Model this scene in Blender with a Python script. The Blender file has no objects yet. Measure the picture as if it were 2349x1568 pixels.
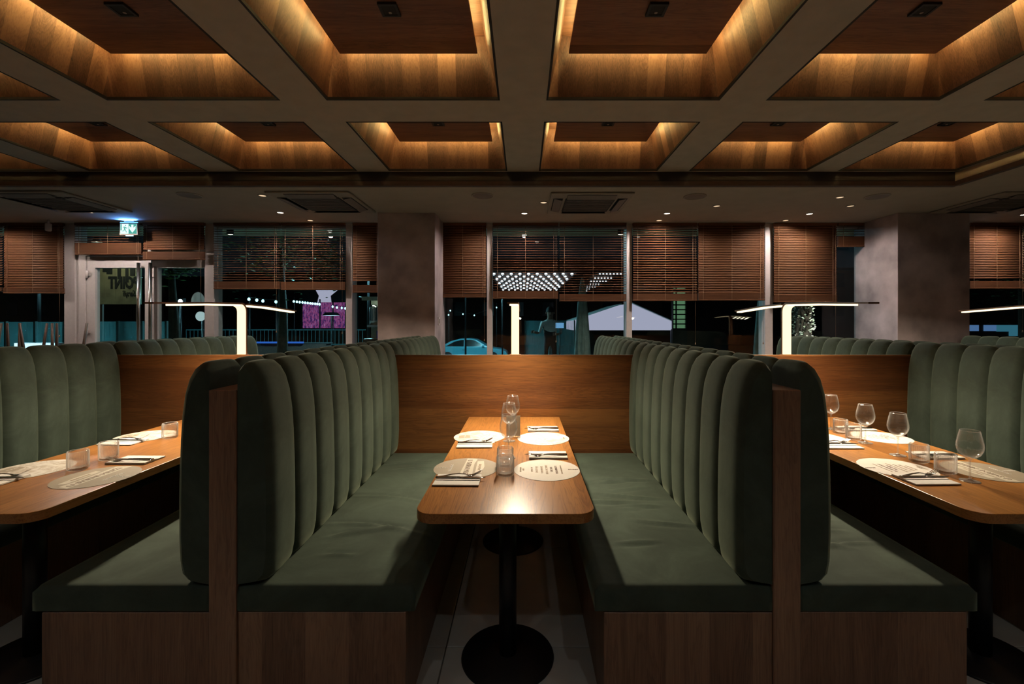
import bpy, bmesh, math, random
from math import pi, sin, cos, radians as R
from mathutils import Vector, Matrix

# ------------------------------------------------------------------ camera, world, exposure
W, H = 2349, 1568
F, CX, CY = 1040.0, 1200.0, 740.0          # focal length and vanishing point in pixels
EYE = 1.45
sc = bpy.context.scene
COL = sc.collection
cam_d = bpy.data.cameras.new('camera')
cam = bpy.data.objects.new('camera', cam_d)
COL.objects.link(cam)
cam.location = (0, 0, EYE)
cam.rotation_euler = (pi / 2, 0, 0)
cam_d.sensor_width = 36
cam_d.lens = F / W * 36
cam_d.shift_x = -(CX - W / 2) / W
cam_d.shift_y = (CY - H / 2) / W
cam_d.clip_start = 0.05
cam_d.clip_end = 300
sc.camera = cam
sc.view_settings.view_transform = 'Standard'
sc.view_settings.look = 'None'
sc.view_settings.gamma = 1
sc.view_settings.use_curve_mapping = False
sc.view_settings.exposure = 0.0
world = bpy.data.worlds.new('night')
sc.world = world
world.use_nodes = True
world.node_tree.nodes['Background'].inputs[0].default_value = (0.25, 0.45, 0.6, 1)
world.node_tree.nodes['Background'].inputs[1].default_value = 0.012
sc.cycles.use_denoising = True
sc.cycles.sample_clamp_indirect = 4
sc.cycles.caustics_reflective = False
sc.cycles.caustics_refractive = False
sc.cycles.max_bounces = 7
sc.cycles.diffuse_bounces = 3
sc.cycles.glossy_bounces = 3
sc.cycles.transmission_bounces = 3
sc.cycles.transparent_max_bounces = 20
sc.cycles.adaptive_threshold = 0.02
sc.cycles.use_light_tree = False

LAMP_ARM, LAMP_POST, COVE = 2.2, 1.8, 45.0        # radiance of the visible diffusers and of the hidden cove strips
ARM_W, AISLE_W, SOFFIT_W, SPOT_TRIM = 22.0, 12.5, 46.0, 9.0   # watts of lamp arm, aisle downlight, soffit downlight; lens radiance
LAMP_COL = (1.0, 0.83, 0.60)
COVE_COL = (1.0, 0.75, 0.27)

random.seed(7)


def px(x, y, d):
    """the point at depth d that the photograph shows at pixel x, y"""
    return Vector(((x - CX) * d / F, d, EYE - (y - CY) * d / F))


# ------------------------------------------------------------------ materials
MATS = {}


def nt(name):
    m = bpy.data.materials.new(name)
    m.use_nodes = True
    t = m.node_tree
    t.nodes.clear()
    o = t.nodes.new('ShaderNodeOutputMaterial')
    MATS[name] = m
    return m, t, o


def N(t, kind, **kw):
    n = t.nodes.new('ShaderNode' + kind)
    for k, v in kw.items():
        if k.startswith('i_'):
            key = k[2:].replace('_', ' ')
            n.inputs[key].default_value = v
        else:
            setattr(n, k, v)
    return n


def c4(c):
    return (c[0], c[1], c[2], 1.0)


def ramp(t, stops):
    n = t.nodes.new('ShaderNodeValToRGB')
    e = n.color_ramp.elements
    e[0].position, e[0].color = stops[0][0], c4(stops[0][1])
    e[1].position, e[1].color = stops[-1][0], c4(stops[-1][1])
    for p, c in stops[1:-1]:
        x = e.new(p)
        x.color = c4(c)
    return n


def bump(t, src, strength, dist):
    b = N(t, 'Bump')
    b.inputs['Strength'].default_value = strength
    b.inputs['Distance'].default_value = dist
    t.links.new(src, b.inputs['Height'])
    return b.outputs[0]


def plain(name, col, rough=0.5, metal=0.0, noise=0.12, scale=30, bmp=0.0, spec=0.5):
    m, t, o = nt(name)
    p = N(t, 'BsdfPrincipled')
    p.inputs['Roughness'].default_value = rough
    p.inputs['Metallic'].default_value = metal
    p.inputs['Specular IOR Level'].default_value = spec
    tc = N(t, 'TexCoord')
    nz = N(t, 'TexNoise')
    nz.inputs['Scale'].default_value = scale
    nz.inputs['Detail'].default_value = 5
    t.links.new(tc.outputs['Object'], nz.inputs['Vector'])
    r = ramp(t, [(0.3, [v * (1 - noise) for v in col]), (0.7, [min(1, v * (1 + noise)) for v in col])])
    t.links.new(nz.outputs['Fac'], r.inputs[0])
    t.links.new(r.outputs[0], p.inputs['Base Color'])
    if bmp:
        t.links.new(bump(t, nz.outputs['Fac'], bmp, 0.01), p.inputs['Normal'])
    t.links.new(p.outputs[0], o.inputs[0])
    return m


def emit(name, col, strength):
    m, t, o = nt(name)
    e = N(t, 'Emission')
    e.inputs[0].default_value = c4(col)
    e.inputs[1].default_value = strength
    t.links.new(e.outputs[0], o.inputs[0])
    return m


def wood(name, grain, dark, mid, light, rough=0.42, strip=None, strip_w=0.12, spec=0.5, fine=1.0, ring=0.34, leafc=0.26):
    """veneer: grain runs along axis `grain` (0 x, 1 y, 2 z); strip = axis across which veneer leaves change"""
    m, t, o = nt(name)
    p = N(t, 'BsdfPrincipled')
    p.inputs['Roughness'].default_value = rough
    p.inputs['Specular IOR Level'].default_value = spec
    tc = N(t, 'TexCoord')
    oi = N(t, 'ObjectInfo')
    add = N(t, 'VectorMath', operation='MULTIPLY_ADD')
    t.links.new(oi.outputs['Random'], add.inputs[0])
    add.inputs[1].default_value = (7.3, 11.1, 5.7)
    t.links.new(tc.outputs['Object'], add.inputs[2])
    vec = add.outputs[0]
    leaf = None
    if strip is not None:
        sx = N(t, 'SeparateXYZ')
        t.links.new(vec, sx.inputs[0])
        dv = N(t, 'Math', operation='DIVIDE')
        t.links.new(sx.outputs[strip], dv.inputs[0])
        dv.inputs[1].default_value = strip_w
        fl = N(t, 'Math', operation='FLOOR')
        t.links.new(dv.outputs[0], fl.inputs[0])
        wn = N(t, 'TexWhiteNoise', noise_dimensions='1D')
        t.links.new(fl.outputs[0], wn.inputs['W'])
        leaf = wn.outputs['Value']
        ad2 = N(t, 'VectorMath', operation='MULTIPLY_ADD')
        t.links.new(wn.outputs['Color'], ad2.inputs[0])
        ad2.inputs[1].default_value = (1.0, 1.0, 1.0)
        t.links.new(vec, ad2.inputs[2])
        vec = ad2.outputs[0]
    mp = N(t, 'Mapping')
    s = [9.0, 9.0, 9.0]
    s[grain] = 0.7
    mp.inputs['Scale'].default_value = s
    t.links.new(vec, mp.inputs[0])
    n1 = N(t, 'TexNoise')
    n1.inputs['Scale'].default_value = 1.0
    n1.inputs['Detail'].default_value = 6
    n1.inputs['Roughness'].default_value = 0.55
    n1.inputs['Distortion'].default_value = 0.9
    t.links.new(mp.outputs[0], n1.inputs['Vector'])
    # growth rings: contour lines of the stretched noise
    mu = N(t, 'Math', operation='MULTIPLY')
    mu.inputs[1].default_value = 16.0
    t.links.new(n1.outputs['Fac'], mu.inputs[0])
    fr = N(t, 'Math', operation='FRACT')
    t.links.new(mu.outputs[0], fr.inputs[0])
    rr = ramp(t, [(0.0, (0.5, 0.5, 0.5)), (0.35, (0.9, 0.9, 0.9)), (0.85, (0.75, 0.75, 0.75)), (1.0, (0.5, 0.5, 0.5))])
    t.links.new(fr.outputs[0], rr.inputs[0])
    mp2 = N(t, 'Mapping')
    s2 = [260.0 * fine] * 3
    s2[grain] = 7.0
    mp2.inputs['Scale'].default_value = s2
    t.links.new(vec, mp2.inputs[0])
    n2 = N(t, 'TexNoise')
    n2.inputs['Scale'].default_value = 1.0
    n2.inputs['Detail'].default_value = 3
    t.links.new(mp2.outputs[0], n2.inputs['Vector'])
    a = N(t, 'Math', operation='MULTIPLY')
    t.links.new(rr.outputs[0], a.inputs[0])
    a.inputs[1].default_value = ring
    b = N(t, 'Math', operation='MULTIPLY_ADD')
    t.links.new(n1.outputs['Fac'], b.inputs[0])
    b.inputs[1].default_value = 0.55 - (ring - 0.34) * 0.7
    t.links.new(a.outputs[0], b.inputs[2])
    c = N(t, 'Math', operation='MULTIPLY_ADD')
    t.links.new(n2.outputs['Fac'], c.inputs[0])
    c.inputs[1].default_value = 0.42
    t.links.new(b.outputs[0], c.inputs[2])
    last = c.outputs[0]
    if leaf is not None:
        d = N(t, 'Math', operation='MULTIPLY_ADD')
        t.links.new(leaf, d.inputs[0])
        d.inputs[1].default_value = leafc
        t.links.new(last, d.inputs[2])
        e = N(t, 'Math', operation='SUBTRACT')
        t.links.new(d.outputs[0], e.inputs[0])
        e.inputs[1].default_value = leafc / 2
        last = e.outputs[0]
    r = ramp(t, [(0.34, dark), (0.68, mid), (0.98, light)])
    t.links.new(last, r.inputs[0])
    t.links.new(r.outputs[0], p.inputs['Base Color'])
    t.links.new(bump(t, n2.outputs['Fac'], 0.12, 0.002), p.inputs['Normal'])
    t.links.new(p.outputs[0], o.inputs[0])
    return m


D, M_, L_ = (0.036, 0.016, 0.011), (0.15, 0.068, 0.040), (0.29, 0.142, 0.082)
wood('veneer_coffer_x', 2, D, M_, L_, 0.5, strip=0, strip_w=0.115, leafc=0.42)
wood('veneer_coffer_y', 2, D, M_, L_, 0.5, strip=1, strip_w=0.115, leafc=0.42)
wood('veneer_panel', 0, D, M_, L_, 0.5, strip=1, strip_w=0.22)
wood('walnut_table', 1, (0.10, 0.034, 0.009), (0.24, 0.092, 0.023), (0.40, 0.175, 0.046), 0.28, strip=0, strip_w=0.17, spec=0.28, ring=0.62)
wood('walnut_partition', 0, (0.038, 0.0125, 0.004), (0.118, 0.042, 0.013), (0.235, 0.098, 0.029), 0.34, strip=2, strip_w=0.3)
wood('walnut_base', 2, (0.07, 0.034, 0.020), (0.19, 0.10, 0.06), (0.31, 0.175, 0.105), 0.45, strip=0, strip_w=0.16)
wood('blind_wood', 0, (0.105, 0.042, 0.021), (0.15, 0.062, 0.030), (0.20, 0.086, 0.043), 0.6, spec=0.15)
wood('chair_wood', 2, (0.03, 0.014, 0.008), (0.06, 0.03, 0.016), (0.09, 0.045, 0.025), 0.5)


def velvet(name, col):
    m, t, o = nt(name)
    p = N(t, 'BsdfPrincipled')
    p.inputs['Roughness'].default_value = 0.85
    p.inputs['Specular IOR Level'].default_value = 0.2
    p.inputs['Sheen Weight'].default_value = 0.32
    p.inputs['Sheen Roughness'].default_value = 0.4
    p.inputs['Sheen Tint'].default_value = (0.62, 0.72, 0.5, 1)
    tc = N(t, 'TexCoord')
    n = N(t, 'TexNoise')
    n.inputs['Scale'].default_value = 4.2
    n.inputs['Detail'].default_value = 7
    n.inputs['Roughness'].default_value = 0.68
    n.inputs['Distortion'].default_value = 0.6
    t.links.new(tc.outputs['Object'], n.inputs['Vector'])
    r = ramp(t, [(0.34, [v * 0.74 for v in col]), (0.5, col), (0.66, [v * 1.34 for v in col])])
    t.links.new(n.outputs['Fac'], r.inputs[0])
    t.links.new(r.outputs[0], p.inputs['Base Color'])
    n2 = N(t, 'TexNoise')
    n2.inputs['Scale'].default_value = 600
    t.links.new(tc.outputs['Object'], n2.inputs['Vector'])
    t.links.new(bump(t, n2.outputs['Fac'], 0.25, 0.001), p.inputs['Normal'])
    t.links.new(p.outputs[0], o.inputs[0])


velvet('velvet_green', (0.049, 0.067, 0.051))


def clear_glass(name, tint=(1, 1, 1), ior=1.45, extra=0.0, rough=0.0):
    m, t, o = nt(name)
    tr = N(t, 'BsdfTransparent')
    tr.inputs[0].default_value = c4(tint)
    g = N(t, 'BsdfGlossy')
    g.inputs['Roughness'].default_value = rough
    f = N(t, 'LayerWeight')
    f.inputs['Blend'].default_value = 0.5
    pw = N(t, 'Math', operation='POWER')
    t.links.new(f.outputs['Facing'], pw.inputs[0])
    pw.inputs[1].default_value = 5.0
    f0 = ((ior - 1) / (ior + 1)) ** 2 + extra
    a = N(t, 'Math', operation='MULTIPLY_ADD')
    t.links.new(pw.outputs[0], a.inputs[0])
    a.inputs[1].default_value = 1 - f0
    a.inputs[2].default_value = f0
    mx = N(t, 'MixShader')
    t.links.new(a.outputs[0], mx.inputs[0])
    t.links.new(tr.outputs[0], mx.inputs[1])
    t.links.new(g.outputs[0], mx.inputs[2])
    t.links.new(mx.outputs[0], o.inputs[0])


clear_glass('window_glass', (0.86, 0.93, 0.93), 1.5)


def vessel_glass(name, tint, gloss, edge, soft, p=3.0):
    """thin table glass: clear when seen straight on, its edges are whitened to imitate caught light"""
    m, t, o = nt(name)
    tr = N(t, 'BsdfTransparent')
    tr.inputs[0].default_value = c4(tint)
    g = N(t, 'BsdfGlossy')
    g.inputs['Roughness'].default_value = 0.02
    d = N(t, 'BsdfTranslucent')
    d.inputs[0].default_value = (0.95, 0.93, 0.90, 1)
    df = N(t, 'BsdfDiffuse')
    df.inputs[0].default_value = (0.95, 0.93, 0.90, 1)
    dd = N(t, 'MixShader')
    dd.inputs[0].default_value = 0.5
    t.links.new(d.outputs[0], dd.inputs[1])
    t.links.new(df.outputs[0], dd.inputs[2])
    lw = N(t, 'LayerWeight')
    lw.inputs['Blend'].default_value = 0.5

    def curve(p, k, c):
        pw = N(t, 'Math', operation='POWER')
        t.links.new(lw.outputs['Facing'], pw.inputs[0])
        pw.inputs[1].default_value = p
        a = N(t, 'Math', operation='MULTIPLY_ADD')
        t.links.new(pw.outputs[0], a.inputs[0])
        a.inputs[1].default_value = k
        a.inputs[2].default_value = c
        return a.outputs[0]
    m1 = N(t, 'MixShader')
    t.links.new(curve(p, edge, soft), m1.inputs[0])  # whitens grazing edges, putting the rim highlights into the colour
    t.links.new(tr.outputs[0], m1.inputs[1])
    t.links.new(dd.outputs[0], m1.inputs[2])
    m2 = N(t, 'MixShader')
    t.links.new(curve(4.0, 0.6, gloss), m2.inputs[0])
    t.links.new(m1.outputs[0], m2.inputs[1])
    t.links.new(g.outputs[0], m2.inputs[2])
    t.links.new(m2.outputs[0], o.inputs[0])


vessel_glass('ribbed_glass', (0.97, 0.96, 0.95), 0.08, 0.85, 0.05, 2.0)
vessel_glass('stem_glass', (0.97, 0.97, 0.96), 0.12, 0.8, 0.05, 2.0)
vessel_glass('wine_glass', (0.99, 0.99, 0.985), 0.05, 0.45, 0.008)
clear_glass('card_sheet', (0.97, 0.97, 0.97), 1.5)

plain('ceiling_paint', (0.46, 0.41, 0.345), 0.85, noise=0.06, scale=9, bmp=0.05)
plain('soffit_paint', (0.42, 0.365, 0.305), 0.85, noise=0.05, scale=5)
plain('fascia_dark', (0.030, 0.025, 0.029), 0.7, noise=0.1)
plain('fascia_lip', (0.085, 0.062, 0.055), 0.7, noise=0.1)
plain('dark_edge', (0.012, 0.010, 0.009), 0.7)
plain('plaster', (0.47, 0.385, 0.405), 0.8, noise=0.38, scale=2.8, bmp=0.03)
plain('wall_dark', (0.16, 0.12, 0.09), 0.8)
plain('tile', (0.56, 0.52, 0.46), 0.45, noise=0.12, scale=4)
plain('grout', (0.16, 0.145, 0.125), 0.9)
plain('black_steel', (0.012, 0.012, 0.013), 0.4, noise=0.05, spec=0.4)
plain('white_pvc', (0.68, 0.60, 0.60), 0.45, noise=0.04)
plain('steel', (0.62, 0.62, 0.62), 0.22, metal=1.0, noise=0.03)
plain('cutlery_steel', (0.55, 0.54, 0.53), 0.13, metal=1.0, noise=0.03)
plain('lamp_bronze', (0.22, 0.105, 0.06), 0.45, metal=0.4, noise=0.05)
plain('linen', (0.64, 0.61, 0.57), 0.9, noise=0.04, scale=60, bmp=0.04)
plain('card_cream', (0.57, 0.53, 0.47), 0.7, noise=0.02)
m_, t_, o_ = nt('paper_card')
pd_, pt_, pm_ = N(t_, 'BsdfDiffuse'), N(t_, 'BsdfTranslucent'), N(t_, 'AddShader')
pd_.inputs[0].default_value = (0.45, 0.42, 0.37, 1)
pt_.inputs[0].default_value = (0.42, 0.39, 0.34, 1)
t_.links.new(pd_.outputs[0], pm_.inputs[0])
t_.links.new(pt_.outputs[0], pm_.inputs[1])
t_.links.new(pm_.outputs[0], o_.inputs[0])
plain('card_white', (0.80, 0.78, 0.75), 0.6, noise=0.02)
plain('card_taupe', (0.285, 0.235, 0.17), 0.7, noise=0.03)
plain('card_panel', (0.50, 0.45, 0.36), 0.7, noise=0.02)
plain('ink_brown', (0.20, 0.14, 0.10), 0.8)
plain('ink_tan', (0.52, 0.42, 0.31), 0.8)
plain('ink_white', (0.80, 0.77, 0.72), 0.8)
plain('grey_grille', (0.045, 0.042, 0.042), 0.7)
plain('unit_plastic', (0.33, 0.28, 0.23), 0.55, noise=0.03)
plain('unit_plastic_dark', (0.20, 0.165, 0.15), 0.55, noise=0.03)
plain('cord', (0.34, 0.20, 0.12), 0.8)
plain('paving', (0.20, 0.20, 0.18), 0.8)
plain('eave_paint', (0.50, 0.48, 0.33), 0.8)
plain('asphalt', (0.02, 0.022, 0.024), 0.9)
plain('car_paint', (0.10, 0.42, 0.52), 0.3, noise=0.02, spec=0.5)
plain('car_glass', (0.008, 0.009, 0.010), 0.15)
plain('tyre', (0.01, 0.01, 0.01), 0.8)
plain('bark', (0.05, 0.035, 0.022), 0.9, noise=0.4, scale=12, bmp=0.4)
plain('leaf', (0.05, 0.13, 0.05), 0.6, noise=0.35, scale=3)
plain('leaf_bright', (0.10, 0.22, 0.06), 0.6, noise=0.3, scale=3)
plain('leaf_white', (0.75, 0.76, 0.58), 0.6, noise=0.3, scale=30)
plain('skin', (0.36, 0.20, 0.14), 0.6)
plain('shirt_white', (0.62, 0.66, 0.64), 0.85)
plain('trousers_dark', (0.03, 0.03, 0.035), 0.85)
plain('hair_dark', (0.012, 0.01, 0.009), 0.7)
plain('parasol_cloth', (0.22, 0.30, 0.29), 0.85, noise=0.25, scale=8)
plain('teal_metal', (0.06, 0.16, 0.17), 0.5)
plain('sign_wood', (0.22, 0.20, 0.12), 0.8, noise=0.3, scale=4)
plain('sign_black', (0.006, 0.007, 0.007), 0.7)
plain('brick_dark', (0.06, 0.03, 0.022), 0.9, noise=0.3)
plain('urn_steel', (0.6, 0.6, 0.58), 0.2, metal=1.0)
plain('blue_plastic', (0.03, 0.06, 0.45), 0.5)
plain('kiosk_wall', (0.42, 0.44, 0.36), 0.7)
plain('brass', (0.62, 0.38, 0.12), 0.35, metal=0.7)
def frosted(name, col, w):
    m, t, o = nt(name)
    tr = N(t, 'BsdfTransparent')
    d = N(t, 'BsdfTranslucent')
    d.inputs[0].default_value = c4(col)
    df = N(t, 'BsdfDiffuse')
    df.inputs[0].default_value = c4(col)
    a = N(t, 'AddShader')
    t.links.new(d.outputs[0], a.inputs[0])
    t.links.new(df.outputs[0], a.inputs[1])
    mx = N(t, 'MixShader')
    tc = N(t, 'TexCoord')
    mp = N(t, 'Mapping')
    mp.inputs['Scale'].default_value = (14, 14, 1.5)
    t.links.new(tc.outputs['Object'], mp.inputs[0])
    n = N(t, 'TexNoise')
    n.inputs['Scale'].default_value = 2
    t.links.new(mp.outputs[0], n.inputs['Vector'])
    ml = N(t, 'Math', operation='MULTIPLY')
    t.links.new(n.outputs['Fac'], ml.inputs[0])
    ml.inputs[1].default_value = w * 2
    t.links.new(ml.outputs[0], mx.inputs[0])
    t.links.new(tr.outputs[0], mx.inputs[1])
    t.links.new(a.outputs[0], mx.inputs[2])
    t.links.new(mx.outputs[0], o.inputs[0])


frosted('teal_glass', (0.18, 0.44, 0.46), 0.17)
frosted('sticker_film', (0.3, 0.36, 0.36), 0.25)
emit('lamp_arm_light', (1.0, 0.78, 0.46), LAMP_ARM)
emit('lamp_post_light', (1.0, 0.76, 0.43), LAMP_POST)
emit('cove_light', COVE_COL, COVE)
emit('spot_light', (1.0, 0.86, 0.70), SPOT_TRIM)
emit('spot_dim', (1.0, 0.72, 0.45), 1.0)
emit('exit_white', (0.72, 1.0, 0.96), 1.25)
emit('exit_green', (0.10, 0.50, 0.42), 0.8)
emit('exit_blue', (0.10, 0.36, 1.0), 4.0)
emit('bulb_white', (0.95, 0.93, 1.0), 2.4)
emit('bulb_cyan', (0.45, 0.9, 1.0), 3.0)
emit('flood_white', (0.75, 0.92, 1.0), 60.0)
emit('added_street_bulb', (0.35, 0.85, 1.0), 420.0)
emit('tent_light', (0.48, 0.44, 0.58), 1.0)
emit('shelf_green', (0.16, 0.30, 0.16), 0.7)
emit('panel_teal', (0.035, 0.14, 0.20), 1.0)
emit('panel_blue', (0.10, 0.20, 0.42), 0.8)
emit('sign_blue', (0.16, 0.36, 0.62), 1.0)
emit('trail_blue', (0.03, 0.13, 0.55), 1.0)
emit('glow_white', (0.55, 0.85, 1.0), 2.0)
emit('kiosk_light', (0.9, 0.95, 0.75), 16.0)
emit('round_glow', (0.6, 0.75, 0.75), 0.75)


def screen_material(name):
    m, t, o = nt(name)
    tc = N(t, 'TexCoord')
    mp = N(t, 'Mapping')
    mp.inputs['Scale'].default_value = (2.2, 1, 0.9)
    t.links.new(tc.outputs['Object'], mp.inputs[0])
    n = N(t, 'TexNoise')
    n.inputs['Scale'].default_value = 3.4
    n.inputs['Detail'].default_value = 10
    n.inputs['Roughness'].default_value = 0.75
    t.links.new(mp.outputs[0], n.inputs['Vector'])
    r = ramp(t, [(0.36, (0.012, 0.010, 0.06)), (0.45, (0.07, 0.03, 0.16)), (0.52, (0.42, 0.07, 0.20)), (0.58, (0.22, 0.10, 0.34)), (0.66, (0.62, 0.30, 0.5))])
    t.links.new(n.outputs['Fac'], r.inputs[0])
    e = N(t, 'Emission')
    e.inputs[1].default_value = 0.75
    t.links.new(r.outputs[0], e.inputs[0])
    t.links.new(e.outputs[0], o.inputs[0])


screen_material('screen_image')


def marble_material(name, a, b, c):
    m, t, o = nt(name)
    p = N(t, 'BsdfPrincipled')
    p.inputs['Roughness'].default_value = 0.65
    tc = N(t, 'TexCoord')
    oi = N(t, 'ObjectInfo')
    ad = N(t, 'VectorMath', operation='MULTIPLY_ADD')
    t.links.new(oi.outputs['Random'], ad.inputs[0])
    ad.inputs[1].default_value = (3, 5, 2)
    t.links.new(tc.outputs['Object'], ad.inputs[2])
    n = N(t, 'TexNoise')
    n.inputs['Scale'].default_value = 9
    n.inputs['Detail'].default_value = 6
    n.inputs['Distortion'].default_value = 1.4
    t.links.new(ad.outputs[0], n.inputs['Vector'])
    r = ramp(t, [(0.40, a), (0.50, b), (0.56, a), (0.64, c), (0.68, a)])
    t.links.new(n.outputs['Fac'], r.inputs[0])
    t.links.new(r.outputs[0], p.inputs['Base Color'])
    t.links.new(p.outputs[0], o.inputs[0])


marble_material('card_map', (0.58, 0.56, 0.53), (0.46, 0.40, 0.32), (0.44, 0.36, 0.27))
marble_material('card_photo', (0.56, 0.53, 0.48), (0.38, 0.32, 0.25), (0.32, 0.26, 0.19))

for n_ in ('bulb_white', 'bulb_cyan', 'tent_light', 'shelf_green', 'panel_teal', 'panel_blue', 'sign_blue', 'trail_blue', 'round_glow', 'glow_white', 'screen_image',
           'exit_white', 'exit_green', 'exit_blue', 'spot_light', 'spot_dim', 'flood_white'):
    MATS[n_].cycles.emission_sampling = 'NONE'

# ------------------------------------------------------------------ mesh helpers


class MB:
    def __init__(s):
        s.v, s.f, s.sm = [], [], []

    def add(s, verts, faces, smooth=False):
        o = len(s.v)
        s.v += [tuple(v) for v in verts]
        for f in faces:
            s.f.append([i + o for i in f])
            s.sm.append(smooth)
        return s

    def box(s, x0, x1, y0, y1, z0, z1):
        vs = [(x, y, z) for z in (z0, z1) for y in (y0, y1) for x in (x0, x1)]
        return s.add(vs, [(0, 2, 3, 1), (4, 5, 7, 6), (0, 1, 5, 4), (2, 6, 7, 3), (0, 4, 6, 2), (1, 3, 7, 5)])

    def cbox(s, c, sz, rot=None):
        vs = []
        for z in (-1, 1):
            for y in (-1, 1):
                for x in (-1, 1):
                    v = Vector((x * sz[0] / 2, y * sz[1] / 2, z * sz[2] / 2))
                    if rot is not None:
                        v = rot @ v
                    vs.append(v + Vector(c))
        return s.add(vs, [(0, 2, 3, 1), (4, 5, 7, 6), (0, 1, 5, 4), (2, 6, 7, 3), (0, 4, 6, 2), (1, 3, 7, 5)])

    def lathe(s, prof, n=32, c=(0, 0, 0), smooth=True, rib=None):
        """prof: list of (r, z); rib(i_profile, angle) -> radius offset"""
        vs, fs = [], []
        for i, (r, z) in enumerate(prof):
            for k in range(n):
                a = 2 * pi * k / n
                q = r + (rib(i, a) if rib else 0)
                vs.append((c[0] + q * cos(a), c[1] + q * sin(a), c[2] + z))
        for i in range(len(prof) - 1):
            for k in range(n):
                k2 = (k + 1) % n
                fs.append((i * n + k, i * n + k2, (i + 1) * n + k2, (i + 1) * n + k))
        return s.add(vs, fs, smooth)

    def disc(s, r, z, n=32, c=(0, 0), up=True):
        vs = [(c[0] + r * cos(2 * pi * k / n), c[1] + r * sin(2 * pi * k / n), z) for k in range(n)]
        return s.add(vs, [list(range(n)) if up else list(range(n))[::-1]])

    def tube(s, pts, rad, n=8, smooth=True, cap=True):
        pts = [Vector(p) for p in pts]
        rads = rad if isinstance(rad, (list, tuple)) else [rad] * len(pts)
        vs, fs = [], []
        up = Vector((0, 0, 1))
        a = None
        for i, p in enumerate(pts):
            d = (pts[min(i + 1, len(pts) - 1)] - pts[max(i - 1, 0)]).normalized()
            if a is None:
                a = d.cross(up if abs(d.z) < 0.9 else Vector((1, 0, 0)))
            else:
                a = a - d * a.dot(d)
            a.normalize()
            b = a.cross(d)
            for k in range(n):
                t = 2 * pi * k / n
                vs.append(p + (a * cos(t) + b * sin(t)) * rads[i])
        for i in range(len(pts) - 1):
            for k in range(n):
                k2 = (k + 1) % n
                fs.append((i * n + k, i * n + k2, (i + 1) * n + k2, (i + 1) * n + k))
        if cap:
            fs.append(list(range(n))[::-1])
            fs.append([(len(pts) - 1) * n + k for k in range(n)])
        return s.add(vs, fs, smooth)

    def prism(s, poly, axis, a, b, smooth=False):
        """extrude a polygon of 2-D points along axis from a to b"""
        n = len(poly)

        def put(p, q):
            v = [0, 0, 0]
            v[axis] = q
            o = [i for i in range(3) if i != axis]
            v[o[0]], v[o[1]] = p
            return v
        vs = [put(p, a) for p in poly] + [put(p, b) for p in poly]
        fs = [list(range(n))[::-1], [n + i for i in range(n)]]
        for i in range(n):
            j = (i + 1) % n
            fs.append((i, j, n + j, n + i))
        return s.add(vs, fs, smooth)

    def sweep(s, path, x0, x1, off0, off1):
        """a bar of width x0..x1 swept along a path in the y-z plane, between two offsets along its normal"""
        P = [Vector((0, p[0], p[1])) for p in path]
        vs, fs = [], []
        for i, p in enumerate(P):
            d = (P[min(i + 1, len(P) - 1)] - P[max(i - 1, 0)]).normalized()
            nrm = Vector((0, -d.z, d.y))
            for (x, o) in ((x0, off0), (x1, off0), (x1, off1), (x0, off1)):
                q = p + nrm * o
                vs.append((x, q.y, q.z))
        for i in range(len(P) - 1):
            for k in range(4):
                k2 = (k + 1) % 4
                fs.append((i * 4 + k, i * 4 + k2, (i + 1) * 4 + k2, (i + 1) * 4 + k))
        fs.append((0, 1, 2, 3))
        e = (len(P) - 1) * 4
        fs.append((e + 3, e + 2, e + 1, e))
        return s.add(vs, fs)

    def mesh(s, name, bevel=0.0, seg=2):
        me = bpy.data.meshes.new(name)
        me.from_pydata(s.v, [], s.f)
        me.polygons.foreach_set('use_smooth', s.sm)
        bm = bmesh.new()
        bm.from_mesh(me)
        bmesh.ops.recalc_face_normals(bm, faces=bm.faces)
        if bevel:
            es = [e for e in bm.edges if len(e.link_faces) == 2 and e.calc_face_angle(0) > 0.6]
            bmesh.ops.bevel(bm, geom=es, offset=bevel, segments=seg, affect='EDGES', profile=0.5)
        bm.to_mesh(me)
        bm.free()
        me.update()
        return me

    def build(s, name, mat, parent=None, bevel=0.0, seg=2, loc=None):
        return link(name, s.mesh(name, bevel, seg), mat, parent, loc)


def link(name, me, mat, parent=None, loc=None):
    if mat and not me.materials:
        me.materials.append(MATS[mat])
    o = bpy.data.objects.new(name, me)
    COL.objects.link(o)
    if parent is not None:
        o.parent = parent
    if loc is not None:
        o.location = loc
    return o


def tag(o, label, cat, group=None, kind=None):
    o['label'] = label
    o['category'] = cat
    if group:
        o['group'] = group
    if kind:
        o['kind'] = kind
    return o


def thing(name, label, cat, loc=(0, 0, 0), rz=0.0, group=None, kind=None):
    o = bpy.data.objects.new(name, None)
    o.empty_display_size = 0.05
    COL.objects.link(o)
    o.location = loc
    o.rotation_euler = (0, 0, rz)
    return tag(o, label, cat, group, kind)


def copy_tree(o, parent=None):
    c = o.copy()
    COL.objects.link(c)
    c.parent = parent
    for ch in list(o.children):
        copy_tree(ch, c)
    return c


def lamp_light(kind, name, parent, loc, watts, col, **kw):
    l = bpy.data.lights.new(name, kind)
    l.energy = watts
    l.color = col
    for k, v in kw.items():
        setattr(l, k, v)
    o = bpy.data.objects.new(name, l)
    COL.objects.link(o)
    o.parent = parent
    o.location = loc
    return o


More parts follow.
